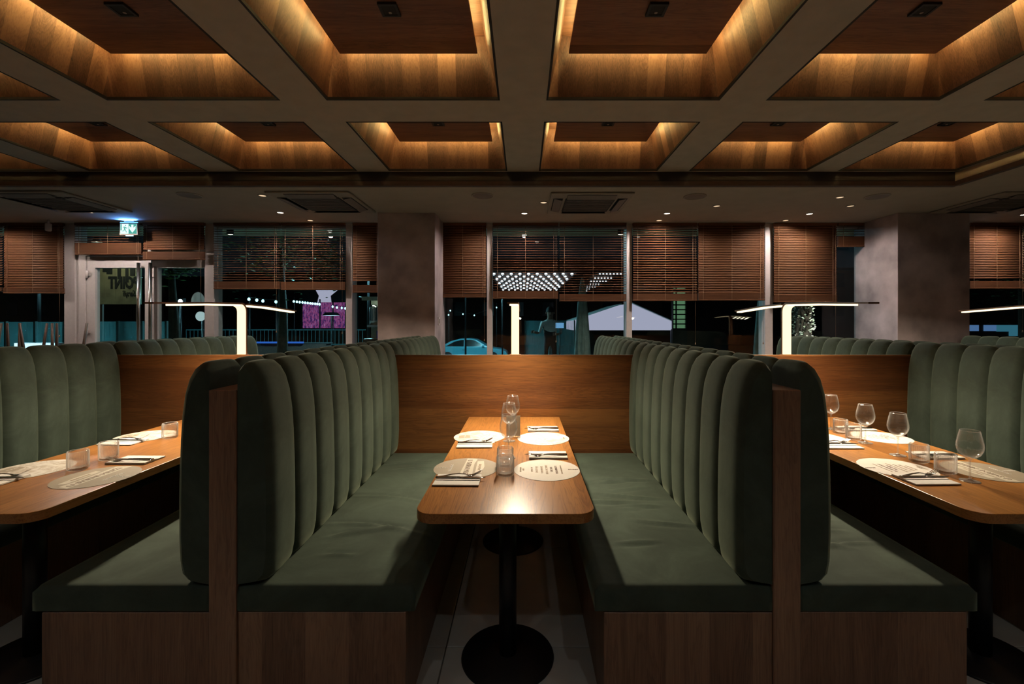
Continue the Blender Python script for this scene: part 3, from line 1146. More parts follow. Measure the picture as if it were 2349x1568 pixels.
def seat_mesh(length, depth, seed):
    """seat cushion x 0..depth, y 0..length, z .39...485 with soft edges and a few creases"""
    rnd = random.Random(seed)
    nx, ny = 26, 150
    vs, fs = [], []
    creases = [(rnd.uniform(0.1, 0.9) * length, rnd.uniform(-0.35, 0.35), rnd.uniform(0.1, 0.5) * depth, rnd.uniform(0.5, 1) * depth, rnd.uniform(0.006, 0.012)) for _ in range(9)]
    zb, zt, rr = 0.390, 0.485, 0.022

    def top(x, y):
        z = zt
        e = min(x - 0.0 + 0.1, depth - x, y, length - y)
        if e < rr:
            z -= rr - math.sqrt(max(0, rr * rr - (rr - e) ** 2))
        z += 0.006 * sin(pi * min(1, max(0, x / depth))) * sin(pi * y / length)
        for (cy, sl, xa, xb, h) in creases:
            if xa < x < xb:
                q = (y - (cy + sl * (x - xa) + 0.05 * sin(5 * x))) / 0.013
                w = sin(pi * (x - xa) / (xb - xa))
                z += h * w * (math.exp(-q * q) - 0.6 * math.exp(-(q - 1.7) ** 2))
        return z

    def sp(k, n, L):
        t = k / n
        return L * (0.5 - 0.5 * cos(pi * t)) * 0.35 + L * t * 0.65
    for j in range(ny + 1):
        y = sp(j, ny, length)
        for i in range(nx + 1):
            x = sp(i, nx, depth)
            vs.append((x, y, top(x, y)))
    k0 = nx + 1
    for j in range(ny):
        for i in range(nx):
            a = j * k0 + i
            fs.append((a, a + 1, a + 1 + k0, a + k0))
    mb = MB().add(vs, fs, True)
    ring = [(j * k0) for j in range(ny, 0, -1)] + [i for i in range(nx)] + [j * k0 + nx for j in range(ny)] + [ny * k0 + i for i in range(nx, 0, -1)]
    rv = [vs[i] for i in ring]
    n = len(rv)
    lo = []
    for (x, y, z) in rv:
        lo.append((x, y, zb + 0.006))
    lo2 = [(min(max(x, 0.006), depth - 0.006), min(max(y, 0.006), length - 0.006), zb) for (x, y, z) in rv]
    allv = rv + lo + lo2
    ff = []
    for i in range(n):
        j = (i + 1) % n
        ff.append((i, j, n + j, n + i))
        ff.append((n + i, n + j, 2 * n + j, 2 * n + i))
    ff.append([2 * n + i for i in range(n)])
    mb.add(allv, ff, True)
    me = mb.mesh('seat_cushion')
    bm = bmesh.new()
    bm.from_mesh(me)
    bmesh.ops.remove_doubles(bm, verts=bm.verts, dist=0.0004)
    bmesh.ops.recalc_face_normals(bm, faces=bm.faces)
    bm.to_mesh(me)
    bm.free()
    me.materials.append(MATS['velvet_green'])
    return me


BL = YFAR - YN
ch_me = channel_mesh(BL / NCH)
seat_mes = [seat_mesh(BL, 0.65, s) for s in (3, 8, 21, 34)]
base_me = MB().box(0.0, 0.617, 0.004, BL, 0.0, 0.389).mesh('base', bevel=0.002, seg=1)
base_me.materials.append(MATS['walnut_base'])
bi = 0


def bench(xd, side, ynear, label):
    """side +1: seat on the +x side of divider xd"""
    global bi
    if side > 0:
        b = thing('booth_bench', label, 'bench', (xd + 0.05, ynear, 0), group='green velvet booth benches')
    else:
        b = thing('booth_bench', label, 'bench', (xd - 0.05, ynear + BL, 0), pi, group='green velvet booth benches')
    link('base', base_me, None, b)
    link('seat_cushion', seat_mes[bi % 4], None, b)
    bi += 1
    for k in range(NCH):
        link('backrest_channel', ch_me, None, b, (0.001, (k + 0.5) * BL / NCH, 0))
    return b


Y2 = YFAR + PT
bench(DIV[0], 1, YN, 'green velvet bench at the left picture edge facing the left table')
bench(DIV[1], -1, YN, 'dark end bench left of the near left post, facing the left table')
bench(DIV[1], 1, YN, 'green ribbed bench along the left side of the centre table')
bench(DIV[2], -1, YN, 'green ribbed bench along the right side of the centre table')
bench(DIV[2], 1, YN, 'dark end bench right of the near right post, facing the right table')
bench(DIV[3], -1, YN, 'green ribbed bench beyond the right table with wine glasses')
bench(DIV[3], 1, YN, 'bench top just visible behind the bench at the right picture edge')
lab2 = ['outermost left bench back above the partition, second row', 'bench back under the glazed door, behind the left lamp', 'bench back in front of the plaster pillar, left of its twin', 'bench back below the plaster pillar, right of its twin',
        'bench back behind the partition, under the lit tent', 'bench back behind the partition, right of the tent bench', 'bench back in front of the broad pillar, behind the right lamp', 'bench back in front of the broad pillar, farther right', 'dark bench back against the window at the far right']
for i in range(9):
    d = DIV[i // 2]
    bench(d, -1 if i % 2 == 0 else 1, Y2, lab2[i])
dv_me = MB().box(-0.05, 0.05, 0, BL, 0, 1.205).mesh('booth_divider', bevel=0.003, seg=1)
dv_me.materials.append(MATS['walnut_base'])
dl = ['wooden divider post hidden between the benches at the left edge', 'dark wooden divider post between the two benches near left', 'brown wooden divider post between the two benches near right', 'wooden divider post between the benches at the right edge']
for i in range(4):
    tag(link('booth_divider', dv_me, None, None, (DIV[i], YN - 0.008, 0)), dl[i], 'divider', 'wooden booth dividers')
dl = ['rear row divider under the glazed door', 'rear row divider below the plaster pillar', 'rear row divider under the lit tent', 'rear row divider in front of the broad pillar', 'rear row divider at the far right window']
for i in range(5):
    o = tag(link('booth_divider', dv_me, None, None, (DIV[i], Y2 + 0.002, 0)), dl[i], 'divider', 'wooden booth dividers')

# long wooden partition behind the front booths
part = thing('booth_back_panel', 'low walnut partition wall running behind the three front booths', 'partition', (0, YFAR, 0))
segs = [(-5.2, DIV[0]), (DIV[0], DIV[1]), (DIV[1], DIV[2]), (DIV[2], DIV[3]), (DIV[3], 5.6)]
for (a, b) in segs:
    MB().box(a + 0.0005, b - 0.0005, 0.003, PT - 0.003, 0, 1.200).build('panel', 'walnut_partition', part)
    MB().box(a + 0.0005, b - 0.0005, 0.0015, PT - 0.0015, 1.200, 1.210).build('top_edge', 'walnut_partition', part)

# ------------------------------------------------------------------ tables
TZ = 0.75


def table(xc, label):
    t = thing('dining_table', label, 'table', (xc, (YN + YFAR) / 2, 0), group='walnut booth tables')
    hw, hl, r = 0.336, BL / 2, 0.07
    poly = [(hw, hl - 0.003), (-hw, hl - 0.003)]
    for k in range(9):
        a = pi + pi / 2 * k / 8
        poly.append((-hw + r + r * cos(a), -hl + r + r * sin(a)))
    for k in range(9):
        a = 1.5 * pi + pi / 2 * k / 8
        poly.append((hw - r + r * cos(a), -hl + r + r * sin(a)))
    MB().prism(poly, 2, TZ - 0.037, TZ).build('table_top', 'walnut_table', t, bevel=0.002, seg=2)
    for yy in (1.976, 3.02):
        y = yy - (YN + YFAR) / 2
        MB().tube([(0, y, 0.012), (0, y, TZ - 0.045)], 0.038, 24).build('pedestal', 'black_steel', t)
        MB().lathe([(0.0005, 0.0), (0.200, 0.0), (0.201, 0.004), (0.197, 0.010), (0.06, 0.014), (0.05, 0.02), (0.0005, 0.02)], 56, (0, y, 0)).build('foot_disc', 'black_steel', t)
        MB().box(-0.16, 0.16, y - 0.12, y + 0.12, TZ - 0.045, TZ - 0.0375).build('mounting_plate', 'black_steel', t)
    return t


table(X0, 'walnut table in the centre booth, set for four')
table(X0 - BP, 'walnut table in the left booth without wine glasses')
table(X0 + BP, 'walnut table in the right booth with four wine glasses')

# ------------------------------------------------------------------ table setting pieces
# wine glass
ft = MB().lathe([(0.0005, 0.0), (0.036, 0.0), (0.0365, 0.0015), (0.030, 0.003), (0.012, 0.006), (0.005, 0.011)], 40).mesh('foot')
stm = MB().lathe([(0.005, 0.011), (0.0036, 0.03), (0.0034, 0.07), (0.0042, 0.092), (0.008, 0.100)], 20).mesh('stem')
bo = [(0.008, 0.100), (0.022, 0.107), (0.036, 0.120), (0.0445, 0.138), (0.0470, 0.154), (0.0455, 0.172), (0.0410, 0.195), (0.0350, 0.222), (0.0343, 0.2245), (0.0335, 0.222),
      (0.0396, 0.195), (0.0441, 0.172), (0.0456, 0.154), (0.0431, 0.139), (0.0345, 0.122), (0.02, 0.110), (0.0005, 0.106)]
bwl = MB().lathe(bo, 48).mesh('bowl')
for me in (ft, stm, bwl):
    me.materials.append(MATS['wine_glass' if me is bwl else 'stem_glass'])
# ribbed tumbler
NR = 30


def rib(i, a):
    return 0.0017 * cos(NR * a) if 3 <= i <= 6 else 0


tp = [(0.0005, 0.0), (0.034, 0.0), (0.0385, 0.003), (0.0395, 0.008), (0.0395, 0.03), (0.0395, 0.06), (0.0395, 0.082), (0.0395, 0.088), (0.0385, 0.0895), (0.0370, 0.088), (0.0362, 0.06), (0.0358, 0.016), (0.030, 0.011), (0.0005, 0.010)]
tmb = MB().lathe(tp, NR * 4, rib=rib).mesh('tumbler')
tmb.materials.append(MATS['ribbed_glass'])


def wine(x, y, label):
    g = thing('wine_glass', label, 'wine glass', (x, y, TZ), group='clear stemmed wine glasses')
    link('foot', ft, None, g)
    link('stem', stm, None, g)
    link('bowl', bwl, None, g)


def tumbler(x, y, label):
    g = link('tumbler', tmb, None, None, (x, y, TZ))
    g.rotation_euler = (0, 0, random.uniform(0, 6))
    tag(g, label, 'glass', 'ribbed water tumblers')


wine(-0.075, 2.35, 'wine glass on the centre table right behind the ribbed tumblers')
wine(-0.083, 2.686, 'middle wine glass on the centre table beside the menu card')
wine(-0.068, 2.957, 'rearmost wine glass on the centre table by the partition')
wine(1.976, 2.005, 'largest, nearest wine glass on the right table')
wine(1.98, 2.395, 'second wine glass from the front on the right table')
wine(1.998, 2.647, 'third wine glass from the front on the right table')
wine(2.034, 2.996, 'rearmost wine glass on the right table, half behind the bench')
tumbler(-0.082, 2.09, 'nearest ribbed tumbler on the centre table')
tumbler(-0.088, 2.225, 'second ribbed tumbler on the centre table, directly behind the first')
tumbler(1.977, 2.122, 'nearest ribbed tumbler on the right table')
tumbler(1.999, 2.289, 'second nearest ribbed tumbler on the right table')
tumbler(1.995, 2.737, 'third ribbed tumbler on the right table')
tumbler(2.014, 2.877, 'rearmost ribbed tumbler on the right table')
tumbler(-2.13, 2.17, 'nearest ribbed tumbler on the left table')
tumbler(-2.13, 2.33, 'middle ribbed tumbler on the left table')
tumbler(-2.156, 2.768, 'rearmost ribbed tumbler on the left table, beside the dark bench end')

# menu card in a stand on the centre table
mc = thing('menu_card', 'small upright menu card in a clear stand on the centre table', 'menu card', (-0.060, 2.775, TZ))
MB().box(-0.042, 0.042, -0.002, 0.002, 0.008, 0.132).build('card', 'paper_card', mc)
MB().box(-0.045, 0.045, -0.025, 0.025, 0, 0.006).build('base', 'card_sheet', mc, bevel=0.002)
MB().box(-0.044, 0.044, -0.0045, -0.003, 0.006, 0.136).build('front_sheet', 'card_sheet', mc)

# placemats
PR = 0.156
pm_me = MB().lathe([(0.0005, 0.0), (PR, 0.0), (PR, 0.0012), (0.0005, 0.0012)], 72, smooth=False).mesh('placemat')
WHITE_LINES = [(0.085, 0.0105, 'KOGA BRIGA RECEPTE TE', 'ink_tan'), (0.060, 0.016, 'KOGA BRIGE TE', 'ink_brown'), (0.036, 0.016, 'TEBE SOLI', 'ink_brown'), (0.012, 0.016, 'NEBO DAH SVAKE', 'ink_tan'),
               (-0.012, 0.016, 'U BRAVAMA SI', 'ink_tan'), (-0.038, 0.016, 'SLATKE BOJE', 'ink_tan'), (-0.062, 0.014, 'SVI STE TU', 'ink_tan')]
lt_cache = {}


def lettering(body, size, mat, parent, loc, rz):
    key = (body, size, mat)
    if key not in lt_cache:
        me = text_mesh(body, size)
        me.materials.append(MATS[mat])
        lt_cache[key] = me
    o = link('lettering', lt_cache[key], None, parent, loc)
    o.rotation_euler = (0, 0, rz)
    return o


def placemat(x, y, kind, rz, label):
    me = pm_me.copy()
    me.materials.clear()
    me.materials.append(MATS[{'text': 'card_cream', 'taupe': 'card_taupe', 'map': 'card_map', 'photo': 'card_photo'}[kind]])
    p = link('placemat', me, None, None, (x, y, TZ + 0.0004))
    p.rotation_euler = (0, 0, rz)
    tag(p, label, 'placemat', 'round paper placemats')
    z = 0.0016
    if kind == 'text':
        for (v, s, b, m) in WHITE_LINES:
            lettering(b, s, m, p, (0, 0.012 - v * 0.95, z), 0)
        lettering('GRADSKI', 0.012, 'ink_brown', p, (0, -0.125, z), -pi / 2)
        lettering('RESTORAN\nGRILL', 0.013, 'ink_tan', p, (0, 0.118, z), 0)
    if kind == 'taupe':
        poly = []
        q = MB().prism([(-0.150, -0.012), (-0.135, 0.040), (-0.06, 0.032), (0.145, 0.040), (0.149, -0.030), (0.1, -0.022)], 2, 0.0013, 0.0016)
        q.build('print_panel', 'card_panel', p)
        lettering('U SVIRNI MREŽI', 0.036, 'ink_brown', p, (0, 0.004, 0.002), 0)
        q = MB().prism([(-0.105, 0.075), (-0.02, 0.085), (0.075, 0.078), (0.07, 0.048), (-0.1, 0.044)], 2, 0.0013, 0.0016)
        q.build('print_panel', 'card_panel', p)
        lettering('RIBLJI MENI', 0.018, 'ink_tan', p, (-0.012, 0.062, 0.002), 0)
        lettering('OKUSI MORA', 0.017, 'ink_white', p, (0.0, -0.075, z), 0)
        lettering('GRADSKI !', 0.013, 'ink_white', p, (0.0, -0.120, z), -pi / 2)
    if kind == 'photo':
        q = MB().prism([(-0.03, -0.06), (0.03, -0.052), (0.038, -0.12), (-0.02, -0.128), (-0.04, -0.1)], 2, 0.0013, 0.0016)
        q.build('print_panel', 'card_taupe', p)
        lettering('RESTORAN', 0.010, 'ink_white', p, (0, -0.09, 0.002), 0)
    if kind == 'map':
        q = MB().prism([(-0.07, -0.01), (-0.05, -0.02), (-0.046, -0.06), (-0.066, -0.075), (-0.085, -0.045)], 2, 0.0013, 0.0015)
        q.build('print_panel', 'ink_tan', p)
        lettering('GRADSKI', 0.010, 'ink_tan', p, (0, -0.125, z), 0)
    return p


# napkin, fork, knife
nk = MB()
nk.box(-0.100, 0.100, -0.065, 0.065, 0.0, 0.0028)
nk.box(-0.0995, 0.0995, -0.064, 0.062, 0.0031, 0.0058)
nk.box(-0.099, 0.098, -0.012, 0.063, 0.0061, 0.0086)
nk.tube([(-0.100, -0.064, 0.0030), (0.100, -0.064, 0.0030)], 0.0030, 8)
nk_me = nk.mesh('napkin', bevel=0.0008, seg=1)
nk_me.materials.append(MATS['linen'])


def strip_mesh(m, pts):
    """pts: (x, half width, z, thickness)"""
    vs, fs = [], []
    for (x, w, z, th) in pts:
        vs += [(x, -w, z), (x, w, z), (x, w * 0.9, z + th), (x, -w * 0.9, z + th)]
    for i in range(len(pts) - 1):
        for k in range(4):
            k2 = (k + 1) % 4
            fs.append((i * 4 + k, i * 4 + k2, (i + 1) * 4 + k2, (i + 1) * 4 + k))
    fs.append((0, 1, 2, 3))
    e = (len(pts) - 1) * 4
    fs.append((e + 3, e + 2, e + 1, e))
    return m.add(vs, fs, True)


fk_h = strip_mesh(MB(), [(-0.10, 0.004, 0.0, 0.002), (-0.095, 0.0075, 0.0, 0.002), (-0.07, 0.007, 0.002, 0.002), (-0.03, 0.005, 0.0085, 0.0025), (0.005, 0.0035, 0.010, 0.003), (0.03, 0.003, 0.006, 0.003), (0.042, 0.006, 0.002, 0.002), (0.05, 0.0115, 0.0008, 0.0016), (0.062, 0.0125, 0.002, 0.0014)]).mesh('fork')
fk_t = []
for k in range(4):
    yy = -0.0105 + k * 0.007
    m = strip_mesh(MB(), [(0.061, 0.0022, 0.002, 0.0014), (0.078, 0.0018, 0.008, 0.0013), (0.094, 0.0014, 0.016, 0.0012), (0.105, 0.0007, 0.022, 0.001)])
    m.v = [(a, b + yy, c) for (a, b, c) in m.v]
    me = m.mesh('tine')
    me.materials.append(MATS['cutlery_steel'])
    fk_t.append(me)
fk_h.materials.append(MATS['cutlery_steel'])
kn_h = strip_mesh(MB(), [(-0.10, 0.006, 0, 0.005), (-0.09, 0.0075, 0, 0.006), (-0.03, 0.006, 0, 0.006), (0.005, 0.0045, 0, 0.006), (0.010, 0.0045, 0, 0.006)]).mesh('knife')
kn_b = strip_mesh(MB(), [(0.010, 0.0055, 0.001, 0.003), (0.03, 0.0085, 0.001, 0.0022), (0.09, 0.009, 0.001, 0.0018), (0.11, 0.006, 0.001, 0.0015), (0.122, 0.001, 0.001, 0.001)]).mesh('blade')
for me in (kn_h, kn_b):
    me.materials.append(MATS['cutlery_steel'])


def place(x, y, side, where, fork=True):
    """side -1: seat on the left of the table"""
    n = link('napkin', nk_me, None, None, (x, y, TZ + 0.0018))
    rz = random.uniform(-0.03, 0.03) + (0 if side < 0 else pi)
    n.rotation_euler = (0, 0, rz)
    tag(n, 'folded white napkin ' + where, 'napkin', 'folded napkins')
    zt = TZ + 0.0018 + 0.0088
    k = link('knife', kn_h, None, None, (x, y + (-0.000 if side < 0 else -0.0), zt + 0.0002))
    k.location.y = y + 0.012 * (1 if side < 0 else -1)
    k.rotation_euler = (0, 0, rz)
    link('blade', kn_b, None, k)
    tag(k, 'steel table knife on the napkin ' + where, 'knife', 'table knives')
    f_ = link('fork', fk_h, None, None, (x, y + 0.035 * (1 if side < 0 else -1), zt + 0.0002))
    f_.rotation_euler = (0, 0, rz + (0.14 if side < 0 else 0.14))
    for me in fk_t:
        link('tine', me, None, f_)
    tag(f_, 'steel fork on the napkin ' + where, 'fork', 'table forks')


# centre table
placemat(-0.273, 2.186, 'taupe', -pi / 2, 'taupe printed placemat nearest left on the centre table')
placemat(0.113, 2.16, 'text', pi / 2, 'cream placemat with lines of print nearest right on the centre table')
placemat(-0.268, 2.784, 'photo', -pi / 2, 'pale placemat with a brown picture, far left on the centre table')
placemat(0.122, 2.747, 'map', pi / 2, 'white placemat with a faint map, far right on the centre table')
place(-0.289, 2.005, -1, 'front left of the centre table')
place(-0.275, 2.595, -1, 'far left of the centre table')
place(0.130, 2.385, 1, 'front right of the centre table')
place(0.130, 2.975, 1, 'far right of the centre table')
# right table
xr = X0 + BP
placemat(1.800, 2.186, 'text', -pi / 2, 'cream placemat with lines of print nearest on the right table')
placemat(2.175, 2.14, 'taupe', pi / 2, 'taupe printed placemat beyond the nearest wine glass, right table')
placemat(1.790, 2.76, 'map', -pi / 2, 'white placemat half hidden by the bench end, right table')
placemat(2.190, 2.775, 'text', pi / 2, 'cream printed placemat at the back of the right table')
place(1.786, 2.015, -1, 'in front of the cream placemat on the right table')
place(1.790, 2.575, -1, 'beside the bench end on the right table')
place(2.165, 2.385, 1, 'behind the ribbed tumblers on the right table')
place(2.185, 2.985, 1, 'at the very back of the right table')
# left table
xl = X0 - BP
placemat(-1.935, 2.06, 'taupe', pi / 2, 'taupe printed placemat at the near edge of the left table')
placemat(-2.345, 2.16, 'photo', -pi / 2, 'picture placemat cut by the left picture edge, left table')
placemat(-2.335, 2.80, 'photo', -pi / 2, 'picture placemat at the back of the left table')
place(-2.345, 2.005, -1, 'at the left picture edge on the left table')
place(-1.965, 2.30, 1, 'beside the middle tumbler on the left table')
place(-2.335, 2.65, -1, 'at the back of the left table')

# ------------------------------------------------------------------ partition lamps


def lamp(x, label):
    u = thing('partition_lamp', label, 'lamp', (x, YFAR + PT / 2, 1.2105), group='arched light bars on the partition')
    r = 0.055
    path = [(0, 0.0), (0, 0.32)]
    for k in range(1, 9):
        a = pi / 2 * k / 8
        path.append((-r + r * cos(a), 0.32 + r * sin(a)))
    tip = (-0.85, 0.345)
    mid = (-0.70, 0.352)
    postp = list(path)
    arm0 = path[-1]
    arm = [arm0, (-0.4, 0.366), mid]
    full = path + [(-0.4, 0.366), mid, tip]
    hw = 0.031
    MB().sweep(full[:10], -hw, hw, -0.001, -0.014).build('post', 'lamp_bronze', u)
    fa = MB().sweep(full[9:], -hw, hw, -0.001, -0.012).build('front_arm', 'lamp_bronze', u)
    MB().sweep(postp, -hw + 0.003, hw - 0.003, 0.0, 0.016).build('post_diffuser', 'lamp_post_light', u)
    MB().sweep(arm, -0.022, 0.022, 0.0, 0.011).build('arm_diffuser', 'lamp_arm_light', fa)
    rear = [(0.014, 0.372), (0.3, 0.366), (0.76, 0.340)]
    ra = MB().sweep(rear, -hw, hw, 0.013, 0.002).build('rear_arm', 'lamp_bronze', u)
    MB().sweep([(0.06, 0.371), (0.3, 0.366), (0.74, 0.341)], -0.022, 0.022, 0.001, -0.010).build('arm_diffuser', 'lamp_arm_light', ra)
    MB().box(-0.04, 0.04, -0.019, 0.019, 0.0, 0.004).build('base_plate', 'lamp_bronze', u)
    # area lights added under each arm, tilted and weighted outwards to spread its light
    for k in range(4):
        q = (k + 0.5) / 4
        wgt = (0.8, 0.85, 1.05, 1.3)[k]
        for sg in (-1, 1):
            yy = sg * (0.10 + 0.59 * q)
            zz = (0.372 - 0.022 * q if sg < 0 else 0.371 - 0.028 * q) - 0.030
            la = lamp_light('AREA', 'arm_area_light', u, (0, yy, zz), ARM_W * wgt / 4, LAMP_COL, shape='RECTANGLE', size=0.036, size_y=0.135, spread=R(155))
            la.rotation_euler = (sg * R(14), 0, 0)
    return u


lamp(X0 + 0.008, 'bent light bar lamp at the centre of the partition, seen end on')
lamp(X0 - BP + 0.02, 'bent light bar lamp on the partition of the left booth')
lamp(X0 + BP - 0.02, 'bent light bar lamp on the partition of the right booth')
lamp(X0 + 2 * BP - 0.03, 'light bar lamp whose rear arm enters at the right edge')

# ------------------------------------------------------------------ upturned chairs at far left
tb = thing('side_table', 'dark table at far left with chairs put up on it', 'table', (-6.05, 5.35, 0))
MB().box(-0.80, 0.80, -0.35, 0.35, 0.71, 0.745).build('table_top', 'chair_wood', tb, bevel=0.004)
for sx in (-0.65, 0.65):
    MB().tube([(sx, 0, 0.0), (sx, 0, 0.71)], 0.03, 10).build('leg', 'chair_wood', tb)


def up_chair(x, y, rz, label):
    c = thing('dining_chair', label, 'chair', (x, y, 0.746), rz, 'upturned chairs')
    MB().box(-0.2, 0.2, -0.19, 0.19, 0.0, 0.035).build('seat', 'chair_wood', c, bevel=0.01)
    for sx in (-1, 1):
        for sy in (-1, 1):
            MB().tube([(sx * 0.15, sy * 0.14, 0.03), (sx * 0.20, sy * 0.19, 0.70)], [0.02, 0.012], 8).build('leg', 'chair_wood', c)
    MB().tube([(-0.18, -0.165, 0.25), (0.18, -0.165, 0.25)], 0.008, 6).build('stretcher', 'chair_wood', c)
    MB().tube([(-0.18, 0.165, 0.25), (0.18, 0.165, 0.25)], 0.008, 6).build('stretcher', 'chair_wood', c)
    return c


up_chair(-6.57, 5.35, 0.25, 'upturned chair nearest the left picture edge')
up_chair(-6.02, 5.36, -0.15, 'upturned chair in the middle of the far left table')
up_chair(-5.52, 5.34, 0.06, 'upturned chair whose leg crosses the white window post')

# ------------------------------------------------------------------ the street outside
o = MB().box(-60, 60, 6.3, 12, -0.3, -0.02).build('pavement', 'paving')
tag(o, 'dark terrace paving just outside the windows', 'pavement', kind='structure')
o = MB().box(-60, 60, 12, 90, -1.2, -1.0).build('road', 'asphalt')
tag(o, 'dark road beyond the terrace at night', 'road', kind='structure')


ev = MB().box(-14, 14, 6.32, 7.92, 2.97, 3.2).build('roof_eave', 'eave_paint')
tag(ev, 'pale roof eave jutting out above the windows outside', 'eave', kind='structure')


def cylinder_light(x_, y_, d, label):
    p = px(x_, y_, d)
    u = thing('eave_downlight', label, 'downlight', (p.x, d, 2.97), group='black cylinder lights under the eave')
    MB().lathe([(0.0005, -0.001), (0.05, -0.001), (0.05, -0.12), (0.044, -0.12)], 20).build('body', 'black_steel', u)
    MB().lathe([(0.044, -0.115), (0.02, -0.122), (0.0005, -0.125)], 20).build('lens', 'spot_light', u)
    lamp_light('SPOT', 'beam', u, (0, 0, -0.14), 55.0, (1.0, 0.95, 0.78), spot_size=R(120), spot_blend=0.5, shadow_soft_size=0.04)


cylinder_light(528, 517, 7.2, 'cylinder light under the eave outside, by the door post')
cylinder_light(1424, 521, 7.2, 'cylinder light under the eave outside, above the folded parasol')
for (x_, lb) in ((676, 'brown patio heater under the eave behind the open left blinds'), (1279, 'brown patio heater under the eave behind the centre blinds')):
    p = px(x_, 515, 6.9)
    u = thing('patio_heater', lb, 'heater', (p.x, 6.9, 2.97), group='patio heaters')
    MB().box(-0.10, 0.10, -0.05, 0.05, -0.085, -0.03).build('body', 'chair_wood', u, bevel=0.008)
    MB().box(-0.012, 0.012, -0.012, 0.012, -0.03, -0.001).build('bracket', 'black_steel', u)


def street_lamp(p, h0, label, kind='disc', head_mat='glow_white'):
    u = thing('street_lamp', label, 'street lamp', (p.x, p.y, h0))
    h = p.z - h0
    MB().tube([(0, 0, 0), (0, 0, h)], [0.05, 0.03], 8).build('pole', 'black_steel', u)
    MB().lathe([(0.0005, h + 0.14), (0.30, h + 0.13), (0.42, h + 0.02), (0.42, h - 0.02), (0.40, h - 0.02)], 24).build('shade', 'black_steel', u)
    MB().lathe([(0.40, h - 0.02), (0.2, h - 0.035), (0.0005, h - 0.04)], 24).build('light_disc', head_mat, u)
    return u


street_lamp(px(760, 722, 24), -1.0, 'disc headed street lamp before the pink video wall')
street_lamp(px(2291, 745, 22), -1.0, 'disc headed street lamp by the teal panels at far right')
street_lamp(px(1068, 560, 22), -1.0, 'unseen added street lamp above the cyan car behind the closed blind', head_mat='added_street_bulb')  # this and the next two lamps are added, unseen, to light the street
street_lamp(px(90, 560, 14), -0.02, 'unseen added street lamp behind the closed blind at far left', head_mat='added_street_bulb')
street_lamp(px(845, 560, 14), -0.02, 'unseen added street lamp behind the narrow closed blind by the pillar', head_mat='added_street_bulb')

# floodlight
fd = thing('floodlight', 'dazzling white floodlight on a pole seen through the door', 'floodlight', (px(415, 691, 14).x, 14, -0.02))
hz = px(415, 691, 14).z + 0.02
MB().tube([(0, 0, 0), (0, 0, hz - 0.1)], 0.03, 8).build('pole', 'black_steel', fd)
MB().box(-0.1, 0.1, -0.02, 0.08, hz - 0.1, hz + 0.1).build('housing', 'black_steel', fd)
MB().lathe([(0.0005, 0.03), (0.055, 0.015), (0.06, 0)], 16).build('lens', 'flood_white', fd, loc=(0, -0.02, hz)).rotation_euler = (pi / 2, 0, 0)

# video wall
vw = thing('video_wall', 'large video wall with a pink and violet picture', 'screen', px(757, 752, 31))
MB().box(-2.0, 1.9, 0.0, 0.25, -0.1, 2.75).build('housing', 'black_steel', vw)
MB().box(-1.85, 1.75, -0.03, -0.002, 0.0, 1.75).build('display', 'screen_image', vw)
MB().prism([(-0.85, 1.76), (0.1, 1.76), (0.05, 2.2), (0.6, 2.65), (-1.0, 2.65), (-0.75, 2.2)], 1, -0.03, -0.003).build('plume_display', 'tent_light', vw)
for sx in (-1.6, 1.5):
    MB().tube([(sx, 0.12, -0.1), (sx, 0.12, -1.0 - px(757, 752, 31).z)], 0.08, 8).build('post', 'black_steel', vw)

# string lights
bulb_me = MB().lathe([(0.0005, -0.06), (0.035, -0.045), (0.05, 0), (0.035, 0.04), (0.012, 0.06), (0.0005, 0.06)], 10).mesh('bulb')
bulb_me.materials.append(MATS['bulb_cyan'])


def string_lights(pts, d, scale, label):
    P = [px(a, b, d) for a, b in pts]
    u = thing('string_lights', label, 'string lights', P[0])
    MB().tube([p - P[0] + Vector((0, 0, 0.07 * scale)) for p in P], 0.012, 5).build('wire', 'black_steel', u)
    for p in (P[0], P[-1]):
        q = p - P[0]
        MB().tube([q + Vector((0, 0.05, 0.3)), (q.x, q.y + 0.05, -1.0 - P[0].z)], 0.04, 6).build('pole', 'black_steel', u)
    for p in P:
        b_ = link('bulb', bulb_me, None, u, p - P[0])
        b_.scale = (scale,) * 3


string_lights([(674, 691), (681, 692), (687.5, 692.8), (694, 693.3), (700, 694), (706, 694.6), (712, 695.4), (717, 696), (723, 696.6), (728, 697), (733, 697.5)], 27, 1.25, 'row of small white bulbs leading to the pink screen')
string_lights([(571, 686), (589, 688), (603, 690), (633, 692)], 20, 1.2, 'few bright bulbs among the leaves beside the left lamp')
string_lights([(763, 703), (773, 705), (784, 706), (792, 707)], 27, 1.2, 'four bulbs in front of the pink screen')
string_lights([(1029, 722), (1033, 712), (1062, 720), (1088, 723), (1139, 705)], 30, 0.9, 'scattered small bulbs above the cyan car')


